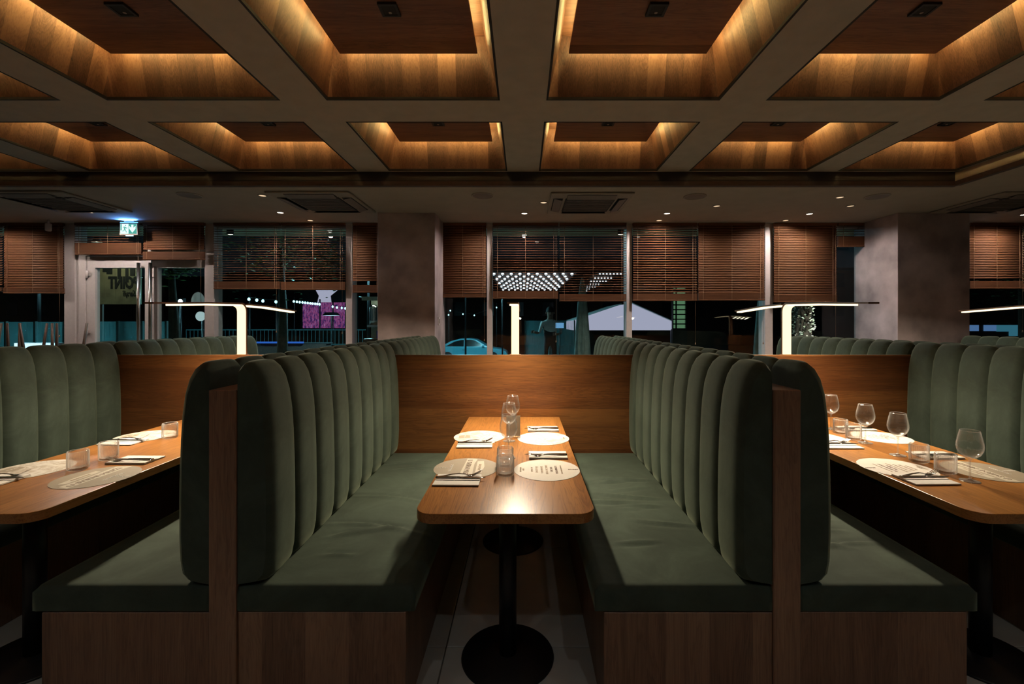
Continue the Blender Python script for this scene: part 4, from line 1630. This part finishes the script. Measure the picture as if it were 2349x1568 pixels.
# canopy of round lights
def bulb_canopy(x_a, x_b, y_top, dots_x, rows, d0, d1, r, label, fall=None):
    z = EYE + (CY - y_top) * d0 / F
    u = thing('light_canopy', label, 'canopy', ((x_a + x_b) / 2, (d0 + d1) / 2, z), group='canopies of round lights')
    hx_ = (x_b - x_a) / 2 + 0.15
    hy = (d1 - d0) / 2 + 0.3
    MB().box(-hx_, hx_, -hy, hy, 0.03, 0.12).build('roof_panel', 'black_steel', u)
    for sx in (-1, 1):
        MB().tube([(sx * (hx_ - 0.1), hy - 0.1, 0.03), (sx * (hx_ - 0.1), hy - 0.1, -z - 1.0)], 0.04, 6).build('post', 'black_steel', u)
    me = MB().lathe([(0.0005, -r * 0.9), (r * 0.7, -r * 0.65), (r, 0), (r * 0.6, 0.025)], 10).mesh('bulb')
    me.materials.append(MATS['bulb_white'])
    st_ = (x_b - x_a) / dots_x
    for j in range(rows):
        yy = d0 + (d1 - d0) * j / (rows - 1)
        for k in range(dots_x + 1):
            xx = x_a + st_ * (k + (0.5 if j % 2 else 0))
            if xx > x_b + 0.01 or (fall and fall(k, j)):
                continue
            link('bulb', me, None, u, (xx - (x_a + x_b) / 2, yy - (d0 + d1) / 2, 0))
    return u


bulb_canopy(px(1133, 628, 15).x, px(1312, 628, 15).x, 628, 9, 9, 15, 22, 0.055, 'big canopy with rows of round lights behind the open blind')
bulb_canopy(px(1376, 628, 26).x, px(1424, 628, 26).x, 628, 6, 7, 26, 40, 0.055, 'smaller far canopy of round lights beside the window post', fall=lambda k, j: k < j - 1)

# tent
tp_ = px(1430, 757, 25)
tn = thing('event_tent', 'lit lavender event tent behind the centre and right windows', 'tent', tp_)
sx_ = 25 / F
poly = [((1315 - 1430) * sx_, 0), ((1545 - 1430) * sx_, 0), ((1545 - 1430) * sx_, 18 * sx_), ((1450 - 1430) * sx_, 60 * sx_), ((1425 - 1430) * sx_, 58 * sx_), ((1315 - 1430) * sx_, 21 * sx_)]
MB().prism(poly, 1, 0, 4.0).build('fabric_wall', 'tent_light', tn)
rf = MB()
for (a, b) in ((poly[5], poly[4]), (poly[3], poly[2])):
    rf.add([(a[0], -0.1, a[1] + 0.03), (b[0], -0.1, b[1] + 0.03), (b[0], 4.1, b[1] + 0.03), (a[0], 4.1, a[1] + 0.03), (a[0], -0.1, a[1] + 0.07), (b[0], -0.1, b[1] + 0.07), (b[0], 4.1, b[1] + 0.07), (a[0], 4.1, a[1] + 0.07)],
           [(0, 1, 2, 3), (4, 5, 6, 7), (0, 1, 5, 4), (1, 2, 6, 5), (2, 3, 7, 6), (3, 0, 4, 7)])
rf.build('roof_sheet', 'shirt_white', tn)
for sx in (poly[0][0] + 0.1, poly[1][0] - 0.1):
    MB().tube([(sx, 0.1, 0), (sx, 0.1, -1.0 - tp_.z)], 0.05, 6).build('pole', 'black_steel', tn)

# shelf display
sp_ = px(1560, 755, 18)
sd = thing('shelf_display', 'narrow green lit shelf display with dark shelves', 'shelf', (sp_.x, 18, -1.0))
hh = px(0, 660, 18).z + 1.0
b0 = sp_.z + 1.0
MB().box(-0.26, 0.24, 0.1, 0.14, b0, hh).build('back_panel', 'shelf_green', sd)
MB().box(-0.3, 0.28, 0.0, 0.2, 0.0, b0).build('plinth', 'black_steel', sd)
for sx in (-0.28, -0.14, 0.25):
    MB().box(sx - 0.02, sx + 0.02, 0.0, 0.1, b0, hh).build('upright', 'black_steel', sd)
k = b0
while k < hh:
    MB().box(-0.28, 0.26, 0.0, 0.1, k, k + 0.045).build('shelf', 'black_steel', sd)
    k += 0.19

# flowering trunk
ip = px(1842, 780, 9)
iv = thing('ivy_trunk', 'tree trunk covered with bright white flowers by the right lamp', 'tree', (ip.x, 9, -0.02))
MB().tube([(0, 0, 0), (0, 0, 3.2)], [0.17, 0.12], 12).build('trunk', 'bark', iv)
lf = MB()
rnd = random.Random(5)
for _ in range(1500):
    a = rnd.uniform(0, 2 * pi)
    z = rnd.uniform(0.2, 3.0)
    rr = rnd.uniform(0.15, 0.215)
    c = Vector((rr * cos(a), rr * sin(a), z))
    rot = Matrix.Rotation(rnd.uniform(0, 6), 3, 'Z') @ Matrix.Rotation(rnd.uniform(0, 3), 3, 'X')
    s = rnd.uniform(0.014, 0.030)
    lf.add([c + rot @ Vector(q) * s for q in ((-1, 0, 0), (0, -0.6, 0.1), (1, 0, 0), (0, 0.6, 0.1))], [(0, 1, 2, 3)])
fo = lf.build('flowers', 'leaf_white', iv)
fo['kind'] = 'stuff'
up = thing('uplight', 'small ground spotlight at the foot of the white flowering trunk', 'spotlight', (ip.x - 0.05, 8.35, -0.02))
MB().lathe([(0.0005, 0), (0.06, 0), (0.06, 0.10), (0.05, 0.10)], 14).build('body', 'black_steel', up)
MB().lathe([(0.05, 0.095), (0.0005, 0.1)], 14).build('lens', 'flood_white', up)
up2 = thing('uplight', 'second ground spotlight lighting the white flowering trunk', 'spotlight', (ip.x + 0.35, 8.3, -0.02))
MB().lathe([(0.0005, 0), (0.06, 0), (0.06, 0.10), (0.05, 0.10)], 14).build('body', 'black_steel', up2)
MB().lathe([(0.05, 0.095), (0.0005, 0.1)], 14).build('lens', 'flood_white', up2)
for u_, ax in ((up, 0.03), (up2, -0.22)):
    sp_l = lamp_light('SPOT', 'beam', u_, (0, 0, 0.12), 260.0, (1.0, 1.0, 0.88), spot_size=R(50), spot_blend=0.5)
    sp_l.rotation_euler = Vector((-ax * 1.4 if u_ is up2 else 0.05, 0.65, 1.75)).to_track_quat('-Z', 'Y').to_euler()


# folded parasols
def parasol(p, h, label):
    u = thing('folded_parasol', label, 'parasol', (p.x, p.y, -0.02))
    n = 32
    pr = [(0.012, h + 0.05), (0.03, h), (0.065, h - 0.3), (0.105, h - 0.9), (0.135, h - 1.5), (0.15, h - 2.0)]

    def fold(i, a):
        return (0.25 * pr[i][0]) * cos(8 * a)
    MB().lathe(pr, n, rib=fold).build('canopy', 'parasol_cloth', u)
    MB().tube([(0, 0, 0), (0, 0, h)], 0.025, 8).build('pole', 'teal_metal', u)
    MB().lathe([(0.0005, 0), (0.28, 0), (0.28, 0.06), (0.05, 0.08), (0.0005, 0.08)], 20).build('base', 'teal_metal', u)
    return u


parasol(px(1336, 700, 9), px(0, 640, 9).z, 'folded teal parasol in front of the lit tent')
parasol(px(1748, 700, 8), px(0, 655, 8).z, 'folded parasol beside the wide window post')


# trees
def leaves(rnd, cen, rad, n, size):
    m = MB()
    for _ in range(n):
        v = Vector((rnd.gauss(0, 0.5), rnd.gauss(0, 0.5), rnd.gauss(0, 0.5)))
        c = Vector((cen[0] + v.x * rad[0], cen[1] + v.y * rad[1], cen[2] + v.z * rad[2]))
        rot = Matrix.Rotation(rnd.uniform(0, 6), 3, 'Z') @ Matrix.Rotation(rnd.uniform(-1.2, 1.2), 3, 'X')
        s = size * rnd.uniform(0.6, 1.3)
        m.add([c + rot @ Vector(q) * s for q in ((-1, 0, 0), (0, -0.35, 0.08), (1, 0, 0), (0, 0.35, 0.08))], [(0, 1, 2, 3)])
    return m


def tree(p, h, rad, n, size, mat, label, seed, base=-0.02):
    rnd = random.Random(seed)
    u = thing('street_tree', label, 'tree', (p.x, p.y, base))
    MB().tube([(0, 0, 0), (0.05, 0, h * 0.5), (-0.02, 0, h)], [0.14, 0.1, 0.05], 10).build('trunk', 'bark', u)
    fo_ = leaves(rnd, (0, 0, h), rad, n, size).build('foliage', mat, u)
    fo_['kind'] = 'stuff'
    return u


tree(px(645, 740, 11), 3.3, (1.6, 0.9, 0.9), 900, 0.07, 'leaf', 'dark leafy tree with a trunk behind the left lamp', 2)
tree(px(745, 740, 34), 6.9, (1.3, 1.0, 1.5), 800, 0.17, 'leaf_bright', 'pale green small tree above the pink video wall', 4, -1.0)
tree(px(395, 740, 9), 2.55, (0.4, 0.3, 0.22), 260, 0.07, 'leaf_bright', 'green leaves lit behind the right door leaf', 6)
tree(px(2345, 740, 10), 2.4, (0.5, 0.5, 0.5), 260, 0.06, 'leaf', 'green leaves under the blind at the right picture edge', 8)

# railings
rp = px(640, 755, 22)
rl = thing('street_railing', 'low dark railing along the road behind the left lamp', 'railing', (rp.x, 22, -1.0))
ht = rp.z + 1.0
MB().box(-4.5, 4.2, -0.02, 0.02, ht - 0.05, ht).build('top_rail', 'teal_metal', rl)
MB().box(-4.5, 4.2, -0.02, 0.02, ht - 0.75, ht - 0.70).build('bottom_rail', 'teal_metal', rl)
bar = MB().box(-0.012, 0.012, -0.012, 0.012, 0, ht).mesh('baluster')
bar.materials.append(MATS['teal_metal'])
k = -4.5
while k < 4.2:
    link('baluster', bar, None, rl, (k, 0, 0))
    k += 0.19
ts = MB().box(-0.82, 0.82, -0.03, 0.03, -0.03, 0.03).build('light_trail', 'trail_blue', None, loc=px(643, 785, 16))  # blue light trail of a passing car, built as a glowing bar
tag(ts, 'blue light trail of a passing car built as a bar outside the left window', 'light strip')
hd_ = thing('trail_wall', 'low dark wall added to carry the blue light trail', 'planter', (px(643, 790, 16).x, 16.05, -1.0))  # wall added only to carry the light trail
MB().box(-1.6, 1.6, -0.01, 0.4, 0, px(0, 790, 16).z + 1.0 + 0.03).build('wall_body', 'brick_dark', hd_)
MB().box(-1.65, 1.65, -0.015, 0.45, px(0, 790, 16).z + 1.03, px(0, 790, 16).z + 1.06).build('coping', 'asphalt', hd_)


# glass screens on the terrace
def glass_screen(xa, xb, y0_, d, label, n):
    a, b = px(xa, y0_, d), px(xb, y0_, d)
    u = thing('glass_screen', label, 'glass screen', ((a.x + b.x) / 2, d, -0.02))
    w = (b.x - a.x)
    h = a.z + 0.02
    for k in range(n):
        x0 = -w / 2 + w * k / n
        MB().box(x0 + 0.02, x0 + w / n - 0.02, -0.006, 0.006, 0.1, h).build('pane', 'teal_glass', u)
    for k in range(n + 1):
        x0 = -w / 2 + w * k / n
        MB().box(x0 - 0.018, x0 + 0.018, -0.02, 0.02, 0, h + 0.01).build('post', 'teal_metal', u)


glass_screen(-120, 148, 738, 8.2, 'teal glass terrace screen behind the upturned chairs', 4)
glass_screen(215, 382, 737, 8.2, 'teal glass terrace screen seen through the door', 3)
glass_screen(1205, 1318, 735, 12.6, 'teal glass terrace screen behind the centre window', 2)
gw = thing('light_box', 'bright white light box glowing low behind the upturned chairs', 'light box', px(82, 793, 7.4))
MB().box(-0.36, 0.36, 0.0, 0.1, -0.06, 0.05).build('housing', 'white_pvc', gw)
MB().box(-0.34, 0.34, -0.01, -0.001, -0.05, 0.045).build('lit_front', 'glow_white', gw)
for sx in (-0.3, 0.3):
    MB().tube([(sx, 0.05, -0.06), (sx, 0.05, -px(0, 793, 7.4).z - 0.02)], 0.02, 6).build('leg', 'black_steel', gw)

# mirrored board, a solid stand-in for lettering reflected in the glass
bp_ = px(270, 660, 10)
sg = thing('reflected_sign', 'wooden board standing in for black lettering reflected in the left door leaf', 'sign', (bp_.x, 10, -0.02))
bz = bp_.z + 0.02
for k in range(9):
    x0 = -0.50 + k * 0.112
    MB().box(x0 + 0.001, x0 + 0.111, 0.0, 0.03, bz - 0.36, bz + 0.95).build('board_plank', 'sign_wood', sg)
for sx in (-0.4, 0.4):
    MB().box(sx - 0.03, sx + 0.03, 0.031, 0.07, 0, bz + 0.9).build('post', 'chair_wood', sg)


def mirror_text(body, size, x, z, parent, d, shear=0.0):
    me = text_mesh(body, size, 0.004, shear, fat=size * (0.045 if shear == 0 else 0.01))
    me.materials.append(MATS['sign_black'])
    o_ = link('lettering', me, None, parent, (x, d, z))
    o_.rotation_euler = (pi / 2, 0, 0)
    o_.scale = (-0.62, 1, 1)
    return o_


mirror_text('POINT', 0.36, 0.135, bz + 0.10, sg, -0.006)
for (xa, xb, yb) in ((236, 247, 624), (245, 258, 629), (270, 278, 640), (288, 295, 648), (299, 310, 633)):
    a_, b_ = px(xa, yb, 10), px(xb, 600, 10)
    MB().box(a_.x - bp_.x, b_.x - bp_.x, -0.008, -0.001, a_.z + 0.02, b_.z + 0.02).build('letter_block', 'sign_black', sg)
mirror_text('Sarajli', 0.19, 0.27, bz - 0.13, sg, -0.006, 0.35)
sl_ = thing('sign_lamp', 'small lamp shining down on the mirrored sign board', 'lamp', (bp_.x + 0.1, 9.4, bz + 0.98))
MB().lathe([(0.05, 0), (0.09, -0.1), (0.085, -0.1)], 16).build('shade', 'black_steel', sl_)
MB().lathe([(0.08, -0.08), (0.0005, -0.085)], 16).build('lens', 'kiosk_light', sl_)
spl = lamp_light('SPOT', 'beam', sl_, (0, 0, -0.11), 22.0, (1.0, 0.95, 0.62), spot_size=R(130), spot_blend=0.6)
spl.rotation_euler = (R(35), 0, 0)
MB().tube([(0, 0, 0), (0, 0.6, 0.02)], 0.01, 6).build('bracket', 'black_steel', sl_)
rs = thing('round_sign', 'round lit white sign beside the right door leaf', 'sign', px(461, 725, 12))
MB().lathe([(0.0005, 0.03), (0.125, 0.03), (0.125, 0), (0.0005, 0)], 24).build('lit_disc', 'round_glow', rs).rotation_euler = (pi / 2, 0, 0)
MB().tube([(0, 0.05, -0.1), (0, 0.05, -px(0, 725, 12).z - 0.02)], 0.02, 6).build('pole', 'black_steel', rs)

# agave by the door
ag = thing('potted_agave', 'green spiky plant in a pot outside the glass door', 'plant', (px(300, 800, 7.2).x, 7.2, -0.02))
MB().lathe([(0.0005, 0), (0.18, 0), (0.22, 0.7), (0.19, 0.7), (0.18, 0.6), (0.0005, 0.6)], 24).build('pot', 'kiosk_wall', ag)
for k in range(16):
    a = k * 2.4
    le = 0.35 + 0.1 * (k % 3)
    t_l = MB()
    P0 = Vector((0, 0, 0.62))
    ps = [P0 + Vector((cos(a) * le * s * 0.55, sin(a) * le * s * 0.55, le * (s - 0.35 * s * s))) for s in (0, 0.3, 0.6, 0.85, 1)]
    t_l.tube(ps, [0.02, 0.035, 0.028, 0.014, 0.002], 5)
    t_l.build('leaf', 'leaf_bright', ag)

# coffee kiosk
kp = px(845, 790, 9)
ks = thing('coffee_kiosk', 'pale lit kiosk with a steel urn seen through the narrow window', 'kiosk', (kp.x, 9, -0.02))
kz = lambda y_: px(0, y_, 9).z + 0.02
kx = lambda x_: px(x_, 0, 9).x - kp.x
MB().box(kx(832), kx(880), 0.5, 0.55, 0, kz(683)).build('back_wall', 'kiosk_wall', ks)
MB().box(kx(832), kx(880), 0.0, 0.5, 0, kz(777)).build('counter', 'chair_wood', ks)
MB().box(kx(830), kx(882), 0.0, 0.6, kz(683), kz(680)).build('roof', 'black_steel', ks)
MB().box(kx(840), kx(875), 0.2, 0.26, kz(683) - 0.03, kz(683) - 0.005).build('strip_light', 'kiosk_light', ks)
MB().box(kx(830), kx(882), -0.01, 0.0, kz(683) - 0.05, kz(680)).build('fascia', 'kiosk_wall', ks)
ur = thing('coffee_urn', 'shiny steel coffee urn standing inside the kiosk', 'urn', (kp.x + kx(846), 9.3, kz(745) - 0.02))
MB().lathe([(0.0005, 0.42), (0.05, 0.41), (0.085, 0.37), (0.09, 0.34), (0.085, 0.1), (0.09, 0.0), (0.0005, 0)], 24).build('body', 'urn_steel', ur)
MB().tube([(0.09, -0.02, 0.08), (0.12, -0.06, 0.07)], 0.012, 8).build('tap', 'urn_steel', ur)
sb_ = thing('kiosk_shelf', 'small shelf under the coffee urn in the kiosk', 'shelf', (kp.x + kx(852), 9.3, kz(745) - 0.045))
MB().box(-0.15, 0.2, -0.12, 0.18, 0, 0.022).build('board', 'chair_wood', sb_)
MB().box(-0.15, 0.2, -0.125, -0.12, -0.02, 0.024).build('edge', 'kiosk_light' if False else 'steel', sb_)
bb = MB().box(-0.07, 0.07, -0.05, 0.05, 0, 0.16).build('blue_box', 'blue_plastic', None, bevel=0.006, loc=(kp.x + kx(864), 9.25, kz(777) - 0.02 + 0.001))
tag(bb, 'small blue box standing on the kiosk counter', 'box')

# car
cp = px(1165, 770, 29)
car = thing('parked_car', 'cyan sedan parked on the road behind the slim window post', 'car', (cp.x - 2.3, 29, -1.0))
lo_ = [(-2.3, 0.35), (-2.28, 0.75), (-2.15, 0.93), (-1.2, 0.98), (1.0, 0.93), (1.9, 0.80), (2.22, 0.66), (2.3, 0.5), (2.27, 0.28), (-2.2, 0.25)]
bd = MB().prism(lo_, 1, -0.9, 0.9).build('body', 'car_paint', car, bevel=0.06, seg=3)
up_ = [(-1.95, 0.92), (-1.25, 1.30), (-0.75, 1.44), (-0.1, 1.47), (0.35, 1.40), (1.15, 0.92)]
cb = MB()
n = len(up_)
vs = [(a, -0.82 + (b - 0.92) * 0.42, b) for a, b in up_] + [(a, 0.82 - (b - 0.92) * 0.42, b) for a, b in up_]
cb.add(vs, [list(range(n)), [n + i for i in range(n)][::-1]] + [(i, (i + 1) % n, n + (i + 1) % n, n + i) for i in range(n)])
cb.build('cabin', 'car_paint', car, bevel=0.03, seg=2)


def side_glass(poly, name):
    m = MB()
    vs = []
    for (a, b) in poly:
        yb = -0.82 + (b - 0.92) * 0.42
        vs.append((a, yb - 0.012, b))
    k = len(vs)
    vs += [(a, b + 0.01, c) for (a, b, c) in vs]
    m.add(vs, [list(range(k)), [k + i for i in range(k)][::-1]] + [(i, (i + 1) % k, k + (i + 1) % k, k + i) for i in range(k)])
    return m.build(name, 'car_glass', car)


side_glass([(-1.55, 0.99), (-1.0, 1.28), (-0.62, 1.37), (-0.42, 1.385), (-0.42, 0.98)], 'side_window')
side_glass([(-0.36, 0.98), (-0.36, 1.388), (0.0, 1.395), (0.3, 1.33), (0.86, 0.98)], 'side_window')
for sx in (-1.4, 1.4):
    for sy in (-0.82, 0.82):
        w_ = MB().lathe([(0.0005, -0.1), (0.3, -0.1), (0.33, -0.07), (0.33, 0.07), (0.3, 0.1), (0.0005, 0.1)], 24).build('wheel', 'tyre', car, loc=(sx, sy, 0.33))
        w_.rotation_euler = (pi / 2, 0, 0)
        h_ = MB().lathe([(0.0005, -0.012), (0.19, -0.008), (0.2, 0.0)], 20).build('hub', 'steel', w_, loc=(0, 0, 0.105 if sy < 0 else -0.105))
MB().box(0.72, 0.86, -1.02, -0.86, 0.96, 1.08).build('wing_mirror', 'car_paint', car, bevel=0.02)
MB().box(-2.33, -2.28, -0.88, -0.5, 0.66, 0.78).build('tail_light', 'glow_white', car)
MB().box(-0.5, -0.3, -0.925, -0.905, 0.76, 0.79).build('door_handle', 'steel', car)


# person outside
def person(loc, label):
    u = thing('person', label, 'person', loc)
    u.scale = (1.05, 1.05, 1.05)
    me = bpy.data.meshes.new('body')
    V = [(0, 0, 0.95), (0, 0.01, 1.15), (0, 0.01, 1.36), (0, 0.0, 1.48), (0, -0.01, 1.56), (0, -0.01, 1.66), (0, 0, 1.74),
         (0.10, 0, 0.90), (0.11, 0.01, 0.50), (0.11, 0.02, 0.08), (0.12, -0.10, 0.03),
         (-0.10, 0, 0.90), (-0.11, 0.01, 0.50), (-0.11, 0.02, 0.08), (-0.12, -0.10, 0.03),
         (0.19, 0.0, 1.40), (0.27, -0.04, 1.15), (0.16, -0.28, 1.12), (0.10, -0.34, 1.13),
         (-0.19, 0.0, 1.40), (-0.27, -0.04, 1.15), (-0.36, -0.26, 1.16), (-0.42, -0.32, 1.18)]
    E = [(0, 1), (1, 2), (2, 3), (3, 4), (4, 5), (5, 6), (0, 7), (7, 8), (8, 9), (9, 10), (0, 11), (11, 12), (12, 13), (13, 14), (2, 15), (15, 16), (16, 17), (17, 18), (2, 19), (19, 20), (20, 21), (21, 22)]
    RAD = [0.15, 0.135, 0.155, 0.075, 0.075, 0.095, 0.06, 0.09, 0.06, 0.042, 0.035, 0.09, 0.06, 0.042, 0.035, 0.062, 0.045, 0.032, 0.035, 0.062, 0.045, 0.032, 0.035]
    me.from_pydata(V, E, [])
    ob = bpy.data.objects.new('body', me)
    COL.objects.link(ob)
    md = ob.modifiers.new('skin', 'SKIN')
    for i, r_ in enumerate(RAD):
        me.skin_vertices[0].data[i].radius = (r_, r_ * 0.85)
    me.skin_vertices[0].data[0].use_root = True
    ss = ob.modifiers.new('sub', 'SUBSURF')
    ss.levels = ss.render_levels = 2
    dg = bpy.context.evaluated_depsgraph_get()
    m2 = bpy.data.meshes.new_from_object(ob.evaluated_get(dg))
    bpy.data.objects.remove(ob)
    for mt in ('shirt_white', 'skin', 'trousers_dark'):
        m2.materials.append(MATS[mt])
    for p in m2.polygons:
        p.use_smooth = True
        c = p.center
        if c.z > 1.47:
            p.material_index = 1
        elif c.z < 1.17 and abs(c.x) < 0.2 and c.y > -0.16:
            p.material_index = 2
        elif c.y < -0.16:
            p.material_index = 1
    b = bpy.data.objects.new('body', m2)
    COL.objects.link(b)
    b.parent = u
    # fingers
    fg = MB()
    for (hx_, hy_, hz_, sg_) in ((0.10, -0.34, 1.13, -1), (-0.42, -0.32, 1.18, -1)):
        for k in range(4):
            o_ = (k - 1.5) * 0.018
            fg.tube([(hx_ + sg_ * 0.01, hy_ - 0.02, hz_ + o_), (hx_ + sg_ * 0.035, hy_ - 0.06, hz_ + o_), (hx_ + sg_ * 0.06, hy_ - 0.065, hz_ + o_)], [0.010, 0.009, 0.007], 6)
        fg.tube([(hx_ + 0.01, hy_, hz_ + 0.03), (hx_ - 0.01, hy_ - 0.04, hz_ + 0.055)], [0.011, 0.008], 6)
    fg.build('fingers', 'skin', b)
    hr = MB().lathe([(0.0005, 0.115), (0.05, 0.105), (0.09, 0.06), (0.103, 0.0), (0.100, -0.03)], 20).build('hair', 'hair_dark', u, loc=(0, 0.005, 1.69))
    fce = MB()
    fce.lathe([(0.0005, 0.012), (0.009, 0.006), (0.011, 0)], 8, (0.032, -0.095, 1.655)).lathe([(0.0005, 0.012), (0.009, 0.006), (0.011, 0)], 8, (-0.032, -0.095, 1.655))
    fce.build('eyes', 'hair_dark', u)
    MB().tube([(0, -0.092, 1.655), (0, -0.118, 1.618), (0, -0.098, 1.61)], [0.009, 0.014, 0.008], 8).build('nose', 'skin', u)
    MB().tube([(-0.025, -0.09, 1.585), (0, -0.098, 1.583), (0.025, -0.09, 1.585)], 0.006, 6).build('mouth', 'car_paint' if False else 'brick_dark', u)
    for sx in (-1, 1):
        MB().lathe([(0.0005, 0.03), (0.016, 0.015), (0.018, -0.01), (0.0005, -0.03)], 8, (sx * 0.1, 0, 1.645)).build('ear', 'skin', u)
    return u


person((px(1262, 720, 11.8).x, 11.8, -0.02), 'person in a white shirt and dark apron standing outside the centre window')
bs = thing('lit_screen', 'small pale blue lit panel beside the person outside', 'screen', px(1284, 746, 11.0))
MB().box(-0.10, 0.10, 0, 0.02, -0.065, 0.065).build('display', 'sign_blue', bs)
MB().tube([(0, 0.03, -0.05), (0, 0.03, -px(0, 746, 11.0).z - 0.02)], 0.015, 6).build('stand', 'black_steel', bs)

# far right teal panels
tp2 = px(2290, 768, 20)
hk = thing('lit_hoarding', 'row of teal and blue lit panels outside the far right window', 'panels', (tp2.x, 20, -1.0))
kz2 = lambda y_: px(0, y_, 20).z + 1.0
kx2 = lambda x_: px(x_, 0, 20).x - tp2.x
for (a, b, y0_, y1_, m_) in ((2210, 2243, 745, 759, 'panel_blue'), (2256, 2283, 745, 759, 'panel_blue'), (2285, 2312, 745, 760, 'panel_teal'), (2314, 2420, 745, 770, 'panel_teal')):
    MB().box(kx2(a), kx2(b), -0.05, 0, kz2(y1_), kz2(y0_)).build('lit_panel', m_, hk)
MB().box(kx2(2205), kx2(2425), 0.0, 0.15, 0, kz2(745)).build('back_board', 'black_steel', hk)

# dark buildings across the road
for (xa, xb, yt, d, lb) in ((-200, 520, 640, 50, 'dark building across the road behind the door'), (520, 1020, 630, 50, 'dark brick building behind the pink video wall'),
                            (1020, 1700, 600, 50, 'dark building across the road behind the centre windows'), (1700, 2600, 620, 50, 'dark building across the road at the right')):
    a, b = px(xa, yt, d), px(xb, yt, d)
    u = thing('distant_building', lb, 'building', ((a.x + b.x) / 2, d, -1.0))
    w = (b.x - a.x) / 2
    h = a.z + 1.0
    MB().box(-w + 0.02, w - 0.02, 0, 6, 0, h).build('facade', 'brick_dark', u)
    MB().box(-w + 0.02, w - 0.02, -0.2, 6.2, h, h + 0.3).build('roof', 'asphalt', u)
    n = int(w * 2 / 3)
    for k in range(n):
        for fz in (3.2, 6.4):
            if fz + 1.6 < h:
                xx = -w + 1.5 + k * (2 * w - 3) / max(1, n - 1)
                wf = MB().box(xx - 0.6, xx + 0.6, -0.05, 0.0, fz, fz + 1.5).build('window', 'car_glass', u)
